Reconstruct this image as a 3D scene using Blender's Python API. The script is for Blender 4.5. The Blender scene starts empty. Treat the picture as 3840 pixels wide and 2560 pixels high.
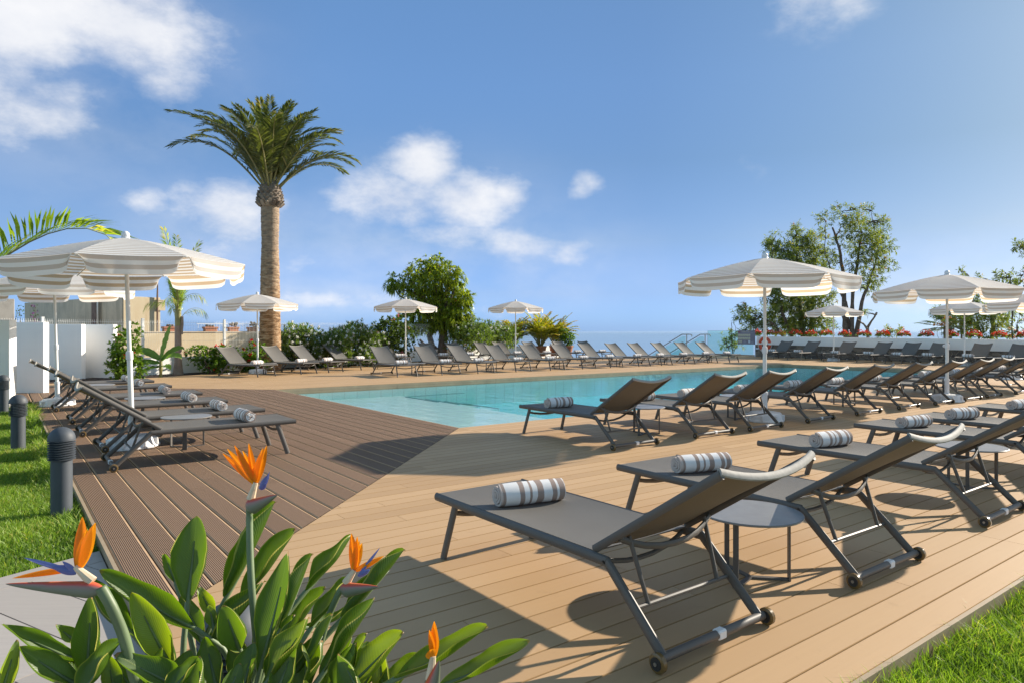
import bpy, bmesh, math, random
from mathutils import Vector, Matrix
R = math.radians
PI = math.pi
rnd = random.Random(7)
SC = bpy.context.scene
COL = SC.collection
H = 1.22                      # eye height
UX, UY = 0.799, 0.602         # the deck's long direction; its cross direction is (-UY, UX)

def P(x, y, Y):               # point seen at photo pixel (3840 wide) at depth Y
    return Vector(((x - 1920) / 2560 * Y, Y, H - (y - 1245) / 2560 * Y))
def W2(u, v, z=0.0):          # deck frame -> world
    return Vector((u * UX - v * UY, u * UY + v * UX, z))

# ------------------------------------------------------------------ mesh builder
class MB:
    def __init__(s):
        s.v = []; s.f = []; s.m = []; s.t = []; s.uv = []; s.hasuv = False
    def add(s, vs, fs, mi=0, tint=0.5, uvs=None):
        o = len(s.v)
        s.v.extend([tuple(p) for p in vs])
        for f in fs:
            s.f.append(tuple(i + o for i in f)); s.m.append(mi); s.t.append(tint)
            if uvs is not None:
                s.hasuv = True
                s.uv.append([uvs[i] for i in f])
            else:
                s.uv.append([(0, 0)] * len(f))
    def box(s, c, d, rz=0.0, mi=0, tint=0.5, ry=0.0):
        M = Matrix.Rotation(rz, 3, 'Z') @ Matrix.Rotation(ry, 3, 'Y')
        vs = []
        for x in (-.5, .5):
            for y in (-.5, .5):
                for z in (-.5, .5):
                    vs.append(Vector(c) + M @ Vector((x * d[0], y * d[1], z * d[2])))
        s.add(vs, [(0, 1, 3, 2), (4, 6, 7, 5), (0, 4, 5, 1), (2, 3, 7, 6), (0, 2, 6, 4), (1, 5, 7, 3)], mi, tint)
    def prism(s, poly, z0, z1, mi=0, tint=0.5):      # poly counter-clockwise
        n = len(poly)
        vs = [(p[0], p[1], z0) for p in poly] + [(p[0], p[1], z1) for p in poly]
        fs = [tuple(range(n - 1, -1, -1)), tuple(range(n, 2 * n))]
        for i in range(n):
            j = (i + 1) % n
            fs.append((i, j, n + j, n + i))
        s.add(vs, fs, mi, tint)
    def tube(s, pts, r, n=8, mi=0, tint=0.5, caps=True, up=(0, 0, 1), ry=None):
        """sweep; r may be a list; ry = second radius (along the frame's up)"""
        pts = [Vector(p) for p in pts]
        k = len(pts)
        rs = r if isinstance(r, (list, tuple)) else [r] * k
        rys = rs if ry is None else (ry if isinstance(ry, (list, tuple)) else [ry] * k)
        vs = []; up = Vector(up)
        side = None
        for i, p in enumerate(pts):
            a = pts[max(i - 1, 0)]; b = pts[min(i + 1, k - 1)]
            d = (b - a).normalized()
            sd = d.cross(up)
            if sd.length < 1e-3:
                sd = side if side is not None else d.cross(Vector((1, 0.013, 0)))
            sd = sd.normalized()
            if side is not None and sd.dot(side) < 0: sd = -sd
            side = sd
            w = sd.cross(d).normalized()
            g = 1.0
            if 0 < i < k - 1:
                d1 = (p - a).normalized(); d2 = (b - p).normalized()
                g = 1.0 / max(0.5, math.cos(d1.angle(d2, 0) / 2))
            for j in range(n):
                an = 2 * PI * (j + .5) / n
                vs.append(p + sd * math.cos(an) * rs[i] + w * math.sin(an) * rys[i] * g)
        fs = []
        for i in range(k - 1):
            for j in range(n):
                fs.append((i * n + j, i * n + (j + 1) % n, (i + 1) * n + (j + 1) % n, (i + 1) * n + j))
        if caps:
            fs.append(tuple(range(n - 1, -1, -1))); fs.append(tuple((k - 1) * n + j for j in range(n)))
        s.add(vs, fs, mi, tint)
    def lathe(s, prof, n=24, c=(0, 0, 0), mi=0, tint=0.5, axis='Z'):
        vs = []
        for (r, z) in prof:
            for j in range(n):
                a = 2 * PI * j / n
                q = (r * math.cos(a), r * math.sin(a), z)
                if axis == 'Y': q = (q[0], q[2], q[1])
                if axis == 'X': q = (q[2], q[0], q[1])
                vs.append((c[0] + q[0], c[1] + q[1], c[2] + q[2]))
        fs = []
        for i in range(len(prof) - 1):
            for j in range(n):
                fs.append((i * n + j, i * n + (j + 1) % n, (i + 1) * n + (j + 1) % n, (i + 1) * n + j))
        if prof[0][0] > 1e-4: fs.append(tuple(range(n - 1, -1, -1)))
        if prof[-1][0] > 1e-4: fs.append(tuple((len(prof) - 1) * n + j for j in range(n)))
        s.add(vs, fs, mi, tint)
    def sphere(s, c, r, n=12, m=8, mi=0, tint=0.5, sz=1.0):
        s.lathe([(max(1e-5, r * math.sin(PI * i / m)), -r * sz * math.cos(PI * i / m)) for i in range(m + 1)], n, c, mi, tint)
    def grid(s, fn, nu, nv, mi=0, tint=0.5, uv=False):
        vs = []; uvs = []
        for i in range(nu + 1):
            for j in range(nv + 1):
                vs.append(fn(i / nu, j / nv)); uvs.append((i / nu, j / nv))
        fs = [(i * (nv + 1) + j, (i + 1) * (nv + 1) + j, (i + 1) * (nv + 1) + j + 1, i * (nv + 1) + j + 1) for i in range(nu) for j in range(nv)]
        s.add(vs, fs, mi, tint, uvs if uv else None)
    def build(s, name, mats, parent=None, loc=None, rotz=0.0, smooth=True, angle=35, bevel=0, seg=1):
        me = bpy.data.meshes.new(name)
        me.from_pydata(s.v, [], s.f)
        if not isinstance(mats, (list, tuple)): mats = [mats]
        for m in mats: me.materials.append(m)
        me.polygons.foreach_set('material_index', s.m)
        at = me.attributes.new('tint', 'FLOAT', 'FACE')
        at.data.foreach_set('value', s.t)
        if s.hasuv:
            ul = me.uv_layers.new(name='UVMap')
            flat = [c for f in s.uv for p in f for c in p]
            ul.data.foreach_set('uv', flat)
        me.validate(clean_customdata=False)
        if bevel:
            bm = bmesh.new(); bm.from_mesh(me)
            bmesh.ops.remove_doubles(bm, verts=bm.verts, dist=1e-5)
            ed = [e for e in bm.edges if len(e.link_faces) == 2 and e.calc_face_angle(0) > R(40)]
            bmesh.ops.bevel(bm, geom=ed, offset=bevel, segments=seg, profile=.5, affect='EDGES')
            bm.to_mesh(me); bm.free()
        if smooth:
            me.polygons.foreach_set('use_smooth', [True] * len(me.polygons))
            me.set_sharp_from_angle(angle=R(angle))
        me.update()
        o = bpy.data.objects.new(name, me)
        COL.objects.link(o)
        if parent: o.parent = parent
        if loc is not None: o.location = loc
        o.rotation_euler = (0, 0, rotz)
        return o

def tag(o, label=None, cat=None, group=None, kind=None):
    if label: o['label'] = label
    if cat: o['category'] = cat
    if group: o['group'] = group
    if kind: o['kind'] = kind
    return o
def empty(name, loc=(0, 0, 0), rz=0.0, label=None, cat=None, group=None):
    o = bpy.data.objects.new(name, None); COL.objects.link(o)
    o.empty_display_size = .1
    o.location = loc; o.rotation_euler = (0, 0, rz)
    return tag(o, label, cat, group)
def copy_tree(o, parent=None):
    c = o.copy(); COL.objects.link(c); c.parent = parent
    for ch in list(o.children): copy_tree(ch, c)
    return c

# ------------------------------------------------------------------ materials
class NT:
    def __init__(s, name):
        s.mat = bpy.data.materials.new(name); s.mat.use_nodes = True
        s.t = s.mat.node_tree; s.n = s.t.nodes; s.l = s.t.links
        s.b = s.n['Principled BSDF']; s.out = s.n['Material Output']
    def new(s, typ, **kw):
        nd = s.n.new(typ)
        for k, v in kw.items():
            if k.startswith('i_'): nd.inputs[k[2:].replace('_', ' ')].default_value = v
            else: setattr(nd, k, v)
        return nd
    def link(s, a, b): s.l.new(a, b)
    def coords(s, kind='Object', scale=None, rot=None):
        tc = s.new('ShaderNodeTexCoord')
        o = tc.outputs[kind]
        if scale or rot:
            mp = s.new('ShaderNodeMapping')
            if scale: mp.inputs['Scale'].default_value = scale
            if rot: mp.inputs['Rotation'].default_value = rot
            s.link(o, mp.inputs['Vector']); o = mp.outputs['Vector']
        return o
    def noise(s, vec, scale, detail=4, rough=.55):
        nd = s.new('ShaderNodeTexNoise')
        nd.inputs['Scale'].default_value = scale; nd.inputs['Detail'].default_value = detail
        nd.inputs['Roughness'].default_value = rough
        s.link(vec, nd.inputs['Vector'])
        return nd.outputs['Fac']
    def ramp(s, fac, stops, interp='LINEAR'):
        nd = s.new('ShaderNodeValToRGB')
        cr = nd.color_ramp; cr.interpolation = interp
        while len(cr.elements) < len(stops): cr.elements.new(0.5)
        for e, (p, c) in zip(cr.elements, stops):
            e.position = p; e.color = (c[0], c[1], c[2], 1) if not isinstance(c, (int, float)) else (c, c, c, 1)
        s.link(fac, nd.inputs['Fac'])
        return nd.outputs['Color']
    def math(s, op, a, b=None, c=None, clamp=False):
        nd = s.new('ShaderNodeMath', operation=op); nd.use_clamp = clamp
        for i, x in enumerate((a, b, c)):
            if x is None: continue
            if isinstance(x, (int, float)): nd.inputs[i].default_value = x
            else: s.link(x, nd.inputs[i])
        return nd.outputs[0]
    def mix(s, fac, a, b, blend='MIX'):
        nd = s.new('ShaderNodeMix', data_type='RGBA', blend_type=blend)
        for i, x in ((0, fac), (6, a), (7, b)):
            if isinstance(x, (int, float)): nd.inputs[i].default_value = x
            elif isinstance(x, tuple): nd.inputs[i].default_value = (x[0], x[1], x[2], 1)
            else: s.link(x, nd.inputs[i])
        return nd.outputs[2]
    def attr(s, name='tint'):
        return s.new('ShaderNodeAttribute', attribute_name=name).outputs['Fac']
    def base(s, c):
        if isinstance(c, tuple): s.b.inputs['Base Color'].default_value = (c[0], c[1], c[2], 1)
        else: s.link(c, s.b.inputs['Base Color'])
    def rough(s, v):
        if isinstance(v, (int, float)): s.b.inputs['Roughness'].default_value = v
        else: s.link(v, s.b.inputs['Roughness'])
    def bump(s, h, strength=.3, dist=.01):
        nd = s.new('ShaderNodeBump')
        nd.inputs['Strength'].default_value = strength; nd.inputs['Distance'].default_value = dist
        s.link(h, nd.inputs['Height'])
        s.link(nd.outputs['Normal'], s.b.inputs['Normal'])
        return nd.outputs['Normal']

def plain(name, c, rough=.5, metal=0.0, var=.12, scale=6, bump=0.0, bscale=60, spec=.5):
    t = NT(name); co = t.coords()
    n = t.noise(co, scale, 5)
    lo = tuple(x * (1 - var) for x in c); hi = tuple(min(1, x * (1 + var)) for x in c)
    t.base(t.ramp(n, [(.3, lo), (.7, hi)])); t.rough(rough)
    t.b.inputs['Metallic'].default_value = metal
    t.b.inputs['Specular IOR Level'].default_value = spec
    if bump: t.bump(t.noise(co, bscale, 4), bump, .01)
    return t.mat

def leafy(name, dark, light, trans=.35, rough=.45, tcol=None, tip=None):
    """leaf: per-leaf tint, gloss and light coming through"""
    t = NT(name)
    col = t.ramp(t.attr(), [(0, dark), (1, light)] if tip is None else [(0, dark), (.8, light), (.93, light), (1, tip)])
    t.base(col); t.rough(rough); t.b.inputs['Specular IOR Level'].default_value = .4
    tr = t.new('ShaderNodeBsdfTranslucent')
    tc = t.mix(1.0, col, tcol or (1.6, 1.7, .5), 'MULTIPLY')
    t.link(tc, tr.inputs['Color'])
    mx = t.new('ShaderNodeMixShader'); mx.inputs[0].default_value = trans
    t.link(t.b.outputs[0], mx.inputs[1]); t.link(tr.outputs[0], mx.inputs[2])
    t.link(mx.outputs[0], t.out.inputs['Surface'])
    return t.mat

M = {}
M['metal'] = plain('taupe_metal', (.105, .094, .084), .5, 0, .08, 3)
M['white_paint'] = plain('white_paint', (.74, .74, .72), .35, 0, .03, 5)
M['plastic_white'] = plain('white_plastic', (.72, .72, .73), .4, 0, .04, 5)
M['bollard'] = plain('bollard_grey', (.055, .066, .08), .6, 0, .1, 8)
M['steel'] = plain('steel', (.45, .43, .40), .3, .9, .08, 10)
M['black'] = plain('black_rubber', (.02, .02, .02), .5)
M['amber'] = plain('amber_wheel', (.16, .10, .035), .25)
M['render_white'] = plain('white_render', (.88, .865, .835), .8, 0, .035, 1.3, .15, 40)
M['terracotta'] = plain('terracotta', (.36, .14, .07), .75, 0, .15, 7)
M['planter_dark'] = plain('dark_pot', (.12, .075, .05), .6)
M['label_white'] = plain('label_white', (.75, .75, .75), .5)

def mat_sling():
    t = NT('sling_mesh'); co = t.coords()
    w1 = t.new('ShaderNodeTexWave', wave_type='BANDS', bands_direction='X'); w1.inputs['Scale'].default_value = 75
    w2 = t.new('ShaderNodeTexWave', wave_type='BANDS', bands_direction='Y'); w2.inputs['Scale'].default_value = 75
    t.link(co, w1.inputs['Vector']); t.link(co, w2.inputs['Vector'])
    h = t.math('ADD', w1.outputs['Fac'], w2.outputs['Fac'])
    n = t.noise(co, 3, 3)
    c = t.ramp(n, [(.3, (.19, .18, .163)), (.7, (.225, .213, .193))])
    c = t.mix(t.math('MULTIPLY', h, .25), c, (.13, .122, .11))
    t.base(c); t.rough(.6)
    t.bump(h, .25, .002)
    tr = t.new('ShaderNodeBsdfTranslucent'); tr.inputs['Color'].default_value = (.30, .215, .10, 1)
    mx = t.new('ShaderNodeMixShader'); mx.inputs[0].default_value = .3
    t.link(t.b.outputs[0], mx.inputs[1]); t.link(tr.outputs[0], mx.inputs[2]); t.link(mx.outputs[0], t.out.inputs['Surface'])
    return t.mat
M['sling'] = mat_sling()

def mat_light_deck():
    t = NT('light_decking'); co = t.coords()
    st = t.coords('Object', (.6, 14, 3))
    n1 = t.noise(st, 3.0, 6, .6); n2 = t.noise(co, .8, 5)
    n3 = t.noise(co, 5.5, 6, .7)
    tint = t.attr()
    c = t.ramp(tint, [(0, (.395, .240, .114)), (.5, (.465, .290, .142)), (1, (.52, .332, .172))])
    c = t.mix(t.math('MULTIPLY', n1, .35), c, (.34, .212, .108))
    c = t.mix(t.math('MULTIPLY', n2, .42), c, (.56, .385, .225))
    c = t.mix(t.math('MULTIPLY', t.ramp(n3, [(.60, 0.0), (.74, 1.0)]), .28), c, (.25, .155, .08))
    t.base(c); t.rough(.62); t.b.inputs['Specular IOR Level'].default_value = .3
    t.bump(n1, .12, .003)
    return t.mat
def mat_shaded_deck():
    t = NT('shaded_ribbed_decking'); co = t.coords()
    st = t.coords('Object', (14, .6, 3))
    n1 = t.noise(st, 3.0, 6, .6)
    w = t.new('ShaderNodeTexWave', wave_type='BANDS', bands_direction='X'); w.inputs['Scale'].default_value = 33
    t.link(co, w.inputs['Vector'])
    c = t.ramp(t.attr(), [(0, (.180, .115, .073)), (1, (.225, .145, .094))])  # board brown darkened to stand for the ribs' own shade in low sun
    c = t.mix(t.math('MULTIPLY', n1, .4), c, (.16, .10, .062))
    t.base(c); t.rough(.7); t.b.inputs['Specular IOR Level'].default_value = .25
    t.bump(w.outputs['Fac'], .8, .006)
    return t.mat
M['deck'] = mat_light_deck(); M['ribbed'] = mat_shaded_deck()
M['edge'] = plain('board_edge', (.37, .255, .16), .8, 0, .1, 9, spec=.05)
M['seam'] = plain('board_seam', (.37, .235, .115), .9, 0, .1, 9, spec=0)
M['trim'] = plain('deck_trim', (.36, .27, .17), .6, 0, .15, 3)
M['subfloor'] = plain('subfloor', (.03, .022, .016), .9)

def mat_path():
    t = NT('grey_planks'); co = t.coords()
    st = t.coords('Object', (1.2, 22, 1)); n1 = t.noise(st, 3, 6, .6)
    c = t.ramp(t.attr(), [(0, (.36, .32, .285)), (1, (.45, .405, .365))])
    c = t.mix(t.math('MULTIPLY', n1, .5), c, (.24, .22, .205))
    t.base(c); t.rough(.7); t.bump(n1, .15, .003)
    return t.mat
M['path'] = mat_path()

def mat_soil():
    t = NT('bark_mulch'); co = t.coords()
    v = t.new('ShaderNodeTexVoronoi'); v.inputs['Scale'].default_value = 28; t.link(co, v.inputs['Vector'])
    t.base(t.ramp(v.outputs['Distance'], [(0, (.10, .055, .035)), (.6, (.035, .02, .014))])); t.rough(.95)
    t.bump(v.outputs['Distance'], .8, .03)
    return t.mat
M['soil'] = mat_soil()
def mat_ground():
    t = NT('dry_ground'); co = t.coords(); n = t.noise(co, 1.5, 8, .65)
    t.base(t.ramp(n, [(.3, (.06, .05, .03)), (.7, (.14, .12, .075))])); t.rough(.95); t.bump(n, .6, .05)
    return t.mat
M['ground'] = mat_ground()
def mat_turf():
    t = NT('turf'); co = t.coords(); n = t.noise(co, 9, 6, .65)
    t.base(t.ramp(n, [(.3, (.055, .065, .018)), (.7, (.12, .14, .04))])); t.rough(.95); t.bump(n, .8, .03)
    return t.mat
M['turf'] = mat_turf()
M['grass'] = leafy('grass_blades', (0.085, 0.163, 0.019), (0.248, 0.364, 0.054), .4, .5, (1.5, 1.6, .5), (0.465, 0.419, 0.139))

def mat_pool():
    t = NT('pool_tiles'); co = t.coords()
    br = t.new('ShaderNodeTexBrick'); br.offset = 0
    br.inputs['Scale'].default_value = 1; br.inputs['Brick Width'].default_value = .30; br.inputs['Row Height'].default_value = .30
    br.inputs['Mortar Size'].default_value = .006
    br.inputs['Color1'].default_value = (.70, .88, .86, 1); br.inputs['Color2'].default_value = (.66, .85, .83, 1); br.inputs['Mortar'].default_value = (.5, .58, .57, 1)
    t.link(co, br.inputs['Vector'])
    t.base(br.outputs['Color']); t.rough(.4)
    return t.mat
M['pool'] = mat_pool()
def mat_pool_deep():
    t = NT('turquoise_tiles'); co = t.coords(); n = t.noise(co, .35, 3)
    br = t.new('ShaderNodeTexBrick'); br.offset = 0
    br.inputs['Scale'].default_value = 1; br.inputs['Brick Width'].default_value = .30; br.inputs['Row Height'].default_value = .30
    br.inputs['Mortar Size'].default_value = .006
    br.inputs['Color1'].default_value = (.22, .78, .82, 1); br.inputs['Color2'].default_value = (.20, .74, .78, 1); br.inputs['Mortar'].default_value = (.3, .6, .6, 1)
    t.link(co, br.inputs['Vector'])
    t.base(t.mix(t.math('MULTIPLY', n, .4), br.outputs['Color'], (.09, .52, .57))); t.rough(.4)
    return t.mat
M['pool_deep'] = mat_pool_deep()
M['nosing'] = plain('step_nosing', (.17, .37, .38), .5)
def mat_water():
    t = NT('pool_water'); t.n.remove(t.b)
    co = t.coords()
    a = t.noise(t.coords('Object', (1.6, .8, 1)), 2.2, 3, .5)
    b = t.noise(co, 14, 2, .5)
    h = t.math('ADD', t.math('MULTIPLY', a, 1.0), t.math('MULTIPLY', b, .05))
    bp = t.new('ShaderNodeBump'); bp.inputs['Strength'].default_value = .20; bp.inputs['Distance'].default_value = .08
    t.link(h, bp.inputs['Height'])
    fr = t.new('ShaderNodeFresnel'); fr.inputs['IOR'].default_value = 1.33; t.link(bp.outputs['Normal'], fr.inputs['Normal'])
    gl = t.new('ShaderNodeBsdfGlossy'); gl.inputs['Roughness'].default_value = .015; t.link(bp.outputs['Normal'], gl.inputs['Normal'])
    tr = t.new('ShaderNodeBsdfTransparent'); tr.inputs['Color'].default_value = (.97, .99, .99, 1)
    mx = t.new('ShaderNodeMixShader'); t.link(t.math('MULTIPLY', fr.outputs[0], .52), mx.inputs[0]); t.link(tr.outputs[0], mx.inputs[1]); t.link(gl.outputs[0], mx.inputs[2])
    t.link(mx.outputs[0], t.out.inputs['Surface'])
    va = t.new('ShaderNodeVolumeAbsorption'); va.inputs['Color'].default_value = (.35, .88, .90, 1); va.inputs['Density'].default_value = .14
    t.link(va.outputs[0], t.out.inputs['Volume'])
    return t.mat
M['water'] = mat_water()
def mat_sea():
    t = NT('sea_water'); co = t.coords()
    n = t.noise(t.coords('Object', (.02, .05, 1)), 1.0, 8, .6)
    n2 = t.noise(t.coords('Object', (.0012, .003, 1)), 1.0, 4, .5)
    t.base(t.ramp(n2, [(.3, (.20, .31, .45)), (.7, (.24, .35, .49))])); t.rough(.35)
    t.b.inputs['IOR'].default_value = 1.33
    t.bump(n, .5, 3.0)
    return t.mat
M['sea'] = mat_sea()
def mat_glass(name, tint, refl=1.45):
    t = NT(name); t.n.remove(t.b)
    fr = t.new('ShaderNodeFresnel'); fr.inputs['IOR'].default_value = refl
    gl = t.new('ShaderNodeBsdfGlossy'); gl.inputs['Roughness'].default_value = .02
    tr = t.new('ShaderNodeBsdfTransparent'); tr.inputs['Color'].default_value = (*tint, 1)
    mx = t.new('ShaderNodeMixShader'); t.link(t.math('MULTIPLY', fr.outputs[0], .4), mx.inputs[0]); t.link(tr.outputs[0], mx.inputs[1]); t.link(gl.outputs[0], mx.inputs[2])
    t.link(mx.outputs[0], t.out.inputs['Surface'])
    return t.mat
M['glass'] = mat_glass('green_glass', (.80, .93, .91))
M['glass_edge'] = plain('glass_edge', (.10, .28, .25), .2)
M['lamp_glass'] = plain('frosted_glass', (.55, .56, .50), .3)

def mat_canopy():
    t = NT('striped_canvas')
    uv = t.new('ShaderNodeUVMap').outputs['UV']
    sp = t.new('ShaderNodeSeparateXYZ'); t.link(uv, sp.inputs[0])
    w = t.math('FRACT', t.math('DIVIDE', sp.outputs['Y'], .092))
    m = t.math('GREATER_THAN', w, .5)
    edge = t.math('LESS_THAN', sp.outputs['X'], .5)      # X holds the distance code: under .5 is trim
    m2 = t.math('MULTIPLY', m, t.math('SUBTRACT', 1.0, edge))
    co = t.coords(); n = t.noise(co, 90, 2)
    back = t.new('ShaderNodeNewGeometry').outputs['Backfacing']
    c = t.mix(m2, (.92, .915, .905), t.mix(back, (.68, .655, .63), (.57, .43, .29)))
    t.base(c); t.rough(.75); t.b.inputs['Specular IOR Level'].default_value = .2
    t.bump(t.noise(co, 9, 3), .15, .02)
    tr = t.new('ShaderNodeBsdfTranslucent')
    t.link(t.mix(m2, (.93, .90, .85), (.64, .48, .32)), tr.inputs['Color'])
    mx = t.new('ShaderNodeMixShader'); mx.inputs[0].default_value = .46
    t.link(t.b.outputs[0], mx.inputs[1]); t.link(tr.outputs[0], mx.inputs[2]); t.link(mx.outputs[0], t.out.inputs['Surface'])
    return t.mat
M['canopy'] = mat_canopy()
def mat_towel():
    t = NT('striped_towel'); co = t.coords()
    sp = t.new('ShaderNodeSeparateXYZ'); t.link(co, sp.inputs[0])
    wob = t.math('MULTIPLY', t.math('SUBTRACT', t.noise(co, 9, 2), .5), .022)
    y = t.math('ADD', t.math('ADD', sp.outputs['Y'], wob), .2)
    f = t.math('DIVIDE', y, .4)
    wh = (.80, .79, .78); br = (.33, .245, .205)
    st = [(0, (.56, .47, .42)), (.055, br), (.10, wh), (.30, br), (.37, wh), (.44, br), (.47, wh), (.54, br), (.64, wh), (.77, br), (.84, wh), (.875, br), (.955, wh), (.972, (.56, .47, .42))]
    c = t.ramp(f, st, 'CONSTANT')
    n = t.noise(co, 260, 2)
    t.base(t.mix(t.math('MULTIPLY', n, .25), c, (.55, .5, .47))); t.rough(.95); t.b.inputs['Specular IOR Level'].default_value = .1
    t.bump(n, .5, .004)
    return t.mat
M['towel'] = mat_towel()

def mat_stone():
    t = NT('rubble_stone'); co = t.coords('Object', (1, 1, 1.5))
    v = t.new('ShaderNodeTexVoronoi'); v.inputs['Scale'].default_value = 3.2; t.link(co, v.inputs['Vector'])
    ve = t.new('ShaderNodeTexVoronoi', feature='DISTANCE_TO_EDGE'); ve.inputs['Scale'].default_value = 3.2; t.link(co, ve.inputs['Vector'])
    sp = t.new('ShaderNodeSeparateColor'); t.link(v.outputs['Color'], sp.inputs[0])
    c = t.ramp(sp.outputs[0], [(0, (.09, .085, .085)), (.5, (.20, .17, .14)), (1, (.34, .30, .25))])
    n = t.noise(co, 7, 6, .65)
    c = t.mix(t.math('MULTIPLY', n, .7), c, (.12, .105, .09))
    m = t.ramp(ve.outputs['Distance'], [(0, 0.0), (.06, 1.0)])
    c = t.mix(m, (.30, .27, .22), c)
    t.base(c); t.rough(.9)
    t.bump(t.math('ADD', m, n), .7, .05)
    return t.mat
M['stone'] = mat_stone()
def mat_wall(name, c, stain, amt=.5, sc=1.2):
    t = NT(name); co = t.coords(); n = t.noise(co, sc, 8, .7); n2 = t.noise(co, 18, 4)
    st = t.noise(t.coords('Object', (3.0, 3.0, .25)), 1.2, 5, .6)
    a = t.ramp(n, [(.45, 0.0), (.75, 1.0)]); b = t.ramp(st, [(.5, 0.0), (.72, 1.0)])
    m = t.math('MULTIPLY', t.math('MAXIMUM', a, b), amt)
    t.base(t.mix(m, c, stain)); t.rough(.9); t.bump(n2, .2, .01)
    return t.mat
M['cream'] = mat_wall('cream_plaster', (.60, .50, .34), (.46, .31, .16), .45)
M['cream2'] = mat_wall('old_plaster', (.60, .49, .36), (.22, .19, .15), .55)
M['rusty'] = plain('rusty_steel', (.16, .09, .06), .7, 0, .3, 12)

def mat_trunk_date():
    t = NT('date_palm_bark'); co = t.coords('Object', (1, 1, 1))
    n = t.noise(t.coords('Object', (2.2, 2.2, 8)), 2.0, 6, .7); n2 = t.noise(co, .8, 3)
    c = t.ramp(n, [(.36, (.075, .042, .022)), (.5, (.31, .18, .085)), (.64, (.46, .34, .22))])
    sp = t.new('ShaderNodeSeparateXYZ'); t.link(co, sp.inputs[0])
    z = t.math('DIVIDE', sp.outputs['Z'], 5.4)
    g = t.math('MULTIPLY', t.ramp(t.math('ADD', z, t.math('MULTIPLY', n2, .4)), [(.6, 0.0), (1.0, 1.0)]), .45)
    c = t.mix(g, c, (.30, .26, .215))
    t.base(c); t.rough(.95); t.bump(n, .9, .04)
    return t.mat
M['datebark'] = mat_trunk_date()
M['boot'] = leafy('cut_boots', (.09, .06, .045), (.34, .28, .22), .0, .9)
M['bark'] = plain('tree_bark', (.13, .10, .08), .95, 0, .4, 9, .8, 14)
M['bark_grey'] = plain('grey_bark', (.22, .17, .135), .95, 0, .35, 8, .8, 14)
M['palm_stem'] = plain('smooth_palm_stem', (.30, .22, .17), .8, 0, .25, 5, .4, 20)
M['frond'] = leafy('date_fronds', (.050, .072, .030), (.150, .175, .065), .42, .4, (1.5, 1.5, .4), (0.492, 0.398, 0.170))
M['rachis'] = plain('frond_rib', (.24, .22, .08), .5, 0, .2, 4)
M['kingfrond'] = leafy('palm_leaflets', (0.113, 0.217, 0.034), (0.283, 0.398, 0.056), .42, .4, (1.7, 1.6, .4), (0.600, 0.511, 0.170))
M['areca'] = leafy('areca_leaflets', (0.170, 0.227, 0.028), (0.454, 0.454, 0.066), .42, .4, (1.6, 1.5, .4), (0.600, 0.303, 0.095))
M['mango'] = leafy('mango_leaves', (.10, .16, .018), (.32, .38, .045), .5, .32, (1.6, 1.6, .4), (0.378, 0.227, 0.076))
M['oleander'] = leafy('oleander_leaves', (.075, .13, .038), (.20, .27, .075), .42, .4)
M['hibiscus'] = leafy('hibiscus_leaves', (0.061, 0.133, 0.023), (0.209, 0.312, 0.048), .42, .32)
M['darkleaf'] = leafy('dark_leaves', (0.038, 0.068, 0.023), (0.113, 0.161, 0.041), .42, .35)
M['grevillea'] = leafy('ferny_leaves', (0.076, 0.117, 0.034), (0.265, 0.312, 0.085), .42, .5, (1.5, 1.5, .5), (0.416, 0.322, 0.095))
M['banana'] = leafy('banana_leaf', (0.095, 0.189, 0.038), (0.189, 0.322, 0.076), .42, .4)
M['fanpalm'] = leafy('fan_leaves', (0.095, 0.142, 0.038), (0.246, 0.303, 0.095), .42, .4)
M['white_flower'] = leafy('white_petals', (.72, .72, .70), (.82, .82, .80), .3, .6, (1, 1, .95))
M['red_flower'] = leafy('red_petals', (.42, .015, .015), (.68, .05, .035), .3, .5, (1.1, .6, .6))
M['geranium'] = leafy('geranium_petals', (.55, .045, .025), (.80, .15, .06), .3, .5, (1.1, .7, .6))
M['pink_flower'] = leafy('pink_petals', (.6, .18, .2), (.75, .32, .33), .3, .5, (1, .8, .8))
M['orange_flower'] = leafy('orange_petals_far', (.65, .26, .01), (.75, .36, .03), .3, .5, (1, .9, .5))
M['purple_flower'] = leafy('purple_bracts', (.16, .03, .18), (.3, .06, .3), .3, .5, (1, .6, 1))
HAZE = 2.2e-5; SKYK = dict(strength=.10, cloud=5.6, tint=(1.0, 1.0, 1.0), exposure=.96)

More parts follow.
